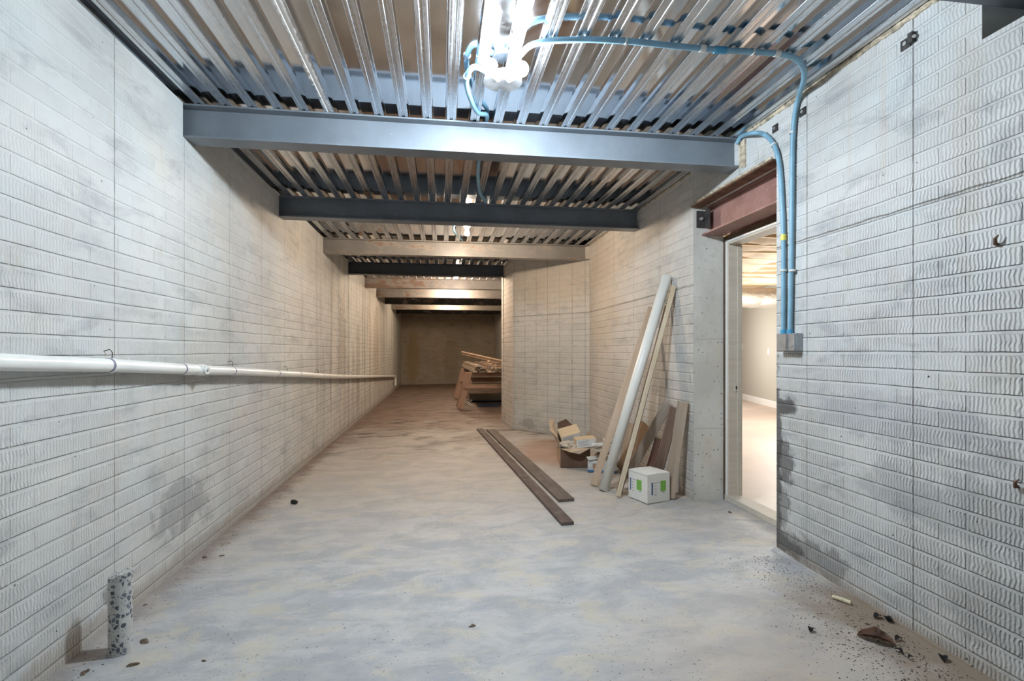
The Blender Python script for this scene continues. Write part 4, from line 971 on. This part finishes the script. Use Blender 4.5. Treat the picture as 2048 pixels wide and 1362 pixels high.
# ------------------------------------------------------------------ bits on the floor
cap = empty('rubber_cap', at(588, 1010, floor=True), 'small black rubber cap lying on the open floor near the left wall', 'cap')
p = at(588, 1008, floor=True); z = zf(p.x)
obj('cap_shell', TUBE([(p.x-.018, p.y+.010, z+.018), (p.x+.010, p.y-.006, z+.018)], [.0175, .0175], 20), m_black, cap)
obj('cap_rim', TUBE([(p.x+.010, p.y-.006, z+.018), (p.x+.024, p.y-.014, z+.016)], [.0155, .015], 20), m_black, cap)
p = at(1685, 1204, floor=True); a = at(1665, 1197, floor=True); b = at(1702, 1210, floor=True)
tag(obj('chalky_stick', TUBE([a+Z*.010, a.lerp(b, .5)+Z*.012, b+Z*.010], [.008, .010, .009], 10), m_stick), 'short pale yellowish stick on the floor by the right wall', 'stick')
def blob(name, c, s, mat, label, cat, seed, amp=.35, fr=18, group=None, rot=0.0, sub=3):
    bm = bmesh.new(); bmesh.ops.create_icosphere(bm, subdivisions=sub, radius=1)
    for v in bm.verts:
        q = v.co.copy(); k = 1+amp*mnoise.noise(q*1.6+Vector((seed, 0, 0)))+amp*.5*mnoise.noise(q*4+Vector((0, seed, 0)))
        v.co = Vector((q.x*s[0]*k, q.y*s[1]*k, max(-.0, q.z*k)*s[2]))
    bmesh.ops.rotate(bm, verts=bm.verts, cent=(0, 0, 0), matrix=Matrix.Rotation(rot, 3, 'Z')); bmesh.ops.translate(bm, verts=bm.verts, vec=c)
    return tag(obj(name, bm, mat), label, cat, group)
c = at(1752, 1282, floor=True); m_shard = plain('brown glazed shard', (.16, .08, .05), .35, var=.5, scale=18)
# curled dead leaf: a bent sheet, pointed at both ends
def leaf(c, L, W_, curl, rot, mat, label, group=None, name='dead_leaf', seed=0, lift=.004):
    bm = bmesh.new(); N, K = 18, 8; g = []
    for i in range(N+1):
        t = i/N; wd2 = W_*math.sin(math.pi*min(1, t*.98+.01))**.7/2*(1+.25*mnoise.noise(Vector((t*5, seed, 0)))); row = []
        for j in range(K+1):
            s = j/K*2-1; a = s*curl
            y = wd2*math.sin(a)/max(.3, curl)*1.2 if curl > .3 else wd2*s
            zz = wd2*(1-math.cos(a))*.9+.012*math.sin(t*3.0)+.004*mnoise.noise(Vector((t*8, s*2, seed)))
            row.append(bm.verts.new((L*(t-.5), y, abs(zz)+lift)))
        g.append(row)
    for i in range(N):
        for j in range(K): bm.faces.new((g[i][j], g[i+1][j], g[i+1][j+1], g[i][j+1]))
    bmesh.ops.solidify(bm, geom=bm.faces, thickness=.0012)
    bmesh.ops.rotate(bm, verts=bm.verts, cent=(0, 0, 0), matrix=Matrix.Rotation(rot, 3, 'Z')); bmesh.ops.translate(bm, verts=bm.verts, vec=c)
    return tag(obj(name, bm, mat, smooth=True), label, 'leaf', group)
leaf(c, .135, .085, 1.2, -.75, m_shard, 'large curled brown dead leaf on the floor by the right wall', seed=1)
for i, (u, v, L, W_, rt, lab) in enumerate(((1755, 1236, .05, .025, .3, 'left of two blackened leaves against the foot of the right wall'), (1779, 1241, .05, .03, 1.2, 'right of two blackened leaves against the foot of the right wall'), (1822, 1241, .03, .015, 1.4, 'single blackened leaf at the wall foot right of the leaf pair'),
        (1622, 1263, .04, .022, .8, 'small dark leaf scrap on the open floor left of the curled leaf'), (1797, 1281, .04, .02, .2, 'blackened leaf scrap right of the curled brown leaf'), (1798, 1306, .035, .02, 1.9, 'blackened leaf scrap below and right of the curled brown leaf'),
        (1886, 1320, .05, .028, .9, 'blackened leaf scrap nearest the bottom right wall foot'), (1820, 1318, .022, .010, .3, 'tiny oval dark seed on the bare floor, bottom right'))):
    c = at(u, v, floor=True); c.x = min(c.x, XR-.035)
    leaf(c, L, W_, .9, rt, m_blackleaf, lab, 'blackened leaves by the right wall', 'dead_leaf', seed=i+3)
for i, (u, v, s, lab) in enumerate(((471, 1070, .022, 'upper of two pale flakes at the foot of the left wall'), (451, 1088, .034, 'lower and larger of two pale flakes at the foot of the left wall'), (409, 1115, .020, 'small brown flake just before the pale flakes by the left wall'), (443, 1112, .016, 'small dark flake right of the brown one by the left wall'),
        (290, 1188+22, .012, 'dark chip right of the concrete core top'), (289, 1283, .024, 'brown chip on the floor right of the concrete core'), (266, 1330, .022, 'brown crumb on the floor just in front of the concrete core'), (170, 1345, .02, 'dark crumb nearest the bottom left corner'), (408, 1322, .012, 'dark crumb alone on the open floor at the bottom'),
        (945, 1252, .018, 'pale brown scrap on the open middle floor'), (1460, 1025, .02, 'pale crumb on the floor before the door sill'))):
    c = at(u, v, floor=True); c.x = max(c.x, XL+.03)
    blob('floor_flake', c, (s, s*.6, s*.35), m_chip if i < 2 else m_leaf, lab, 'flake', i*2.3, .5, rot=i*1.1, group='flakes on the floor', sub=2)
# loose grit nobody could count
bm = bmesh.new(); random.seed(11)
def bit(x, y, s):
    if 3.4 < y < 8.1 and .5 < x < 1.12 or abs(x+1.352) < .06 and abs(y-2.355) < .06 or x > 1.44 and y > 3.8: return
    a = random.uniform(0, 6.28); z = zf(x)+.0005; e = random.uniform(.3, 1)
    vv = [bm.verts.new((x+s*math.cos(a+t)*(1 if i % 2 else e), y+s*math.sin(a+t)*(1 if i % 2 else e), z)) for i, t in enumerate((0, 1.6, 3.1, 4.7))]
    tp = bm.verts.new((x, y, z+s*.6))
    for i in range(4): bm.faces.new((vv[i], vv[(i+1) % 4], tp))
    bm.faces.new(vv[::-1])
for _ in range(900):
    t = random.random(); y = 1.4+1.4*t**.8; d = abs(random.gauss(0, .16)); bit(XR-.05-d, y, random.uniform(.0012, .0045))
for _ in range(500): bit(XR-.12-abs(random.gauss(0, .2)), 1.75+random.gauss(0, .25), random.uniform(.001, .006))
for _ in range(300): bit(XR-.35+random.gauss(0, .12), 1.85+random.gauss(0, .2), random.uniform(.001, .004))
for _ in range(700):
    y = random.uniform(1.6, 9); d = abs(random.gauss(0, .10)); bit(XL+.03+d, y, random.uniform(.0012, .005))
for _ in range(260): bit(random.uniform(-1.3, 1.9), random.uniform(1.8, 6.4), random.uniform(.001, .0035))
for _ in range(160): bit(random.uniform(1.3, 1.95), random.uniform(3.6, 5.0), random.uniform(.0012, .004))
o = obj('floor_grit', bm, m_grit); tag(o, 'dark loose grit scattered over the concrete floor', 'grit', kind='stuff')
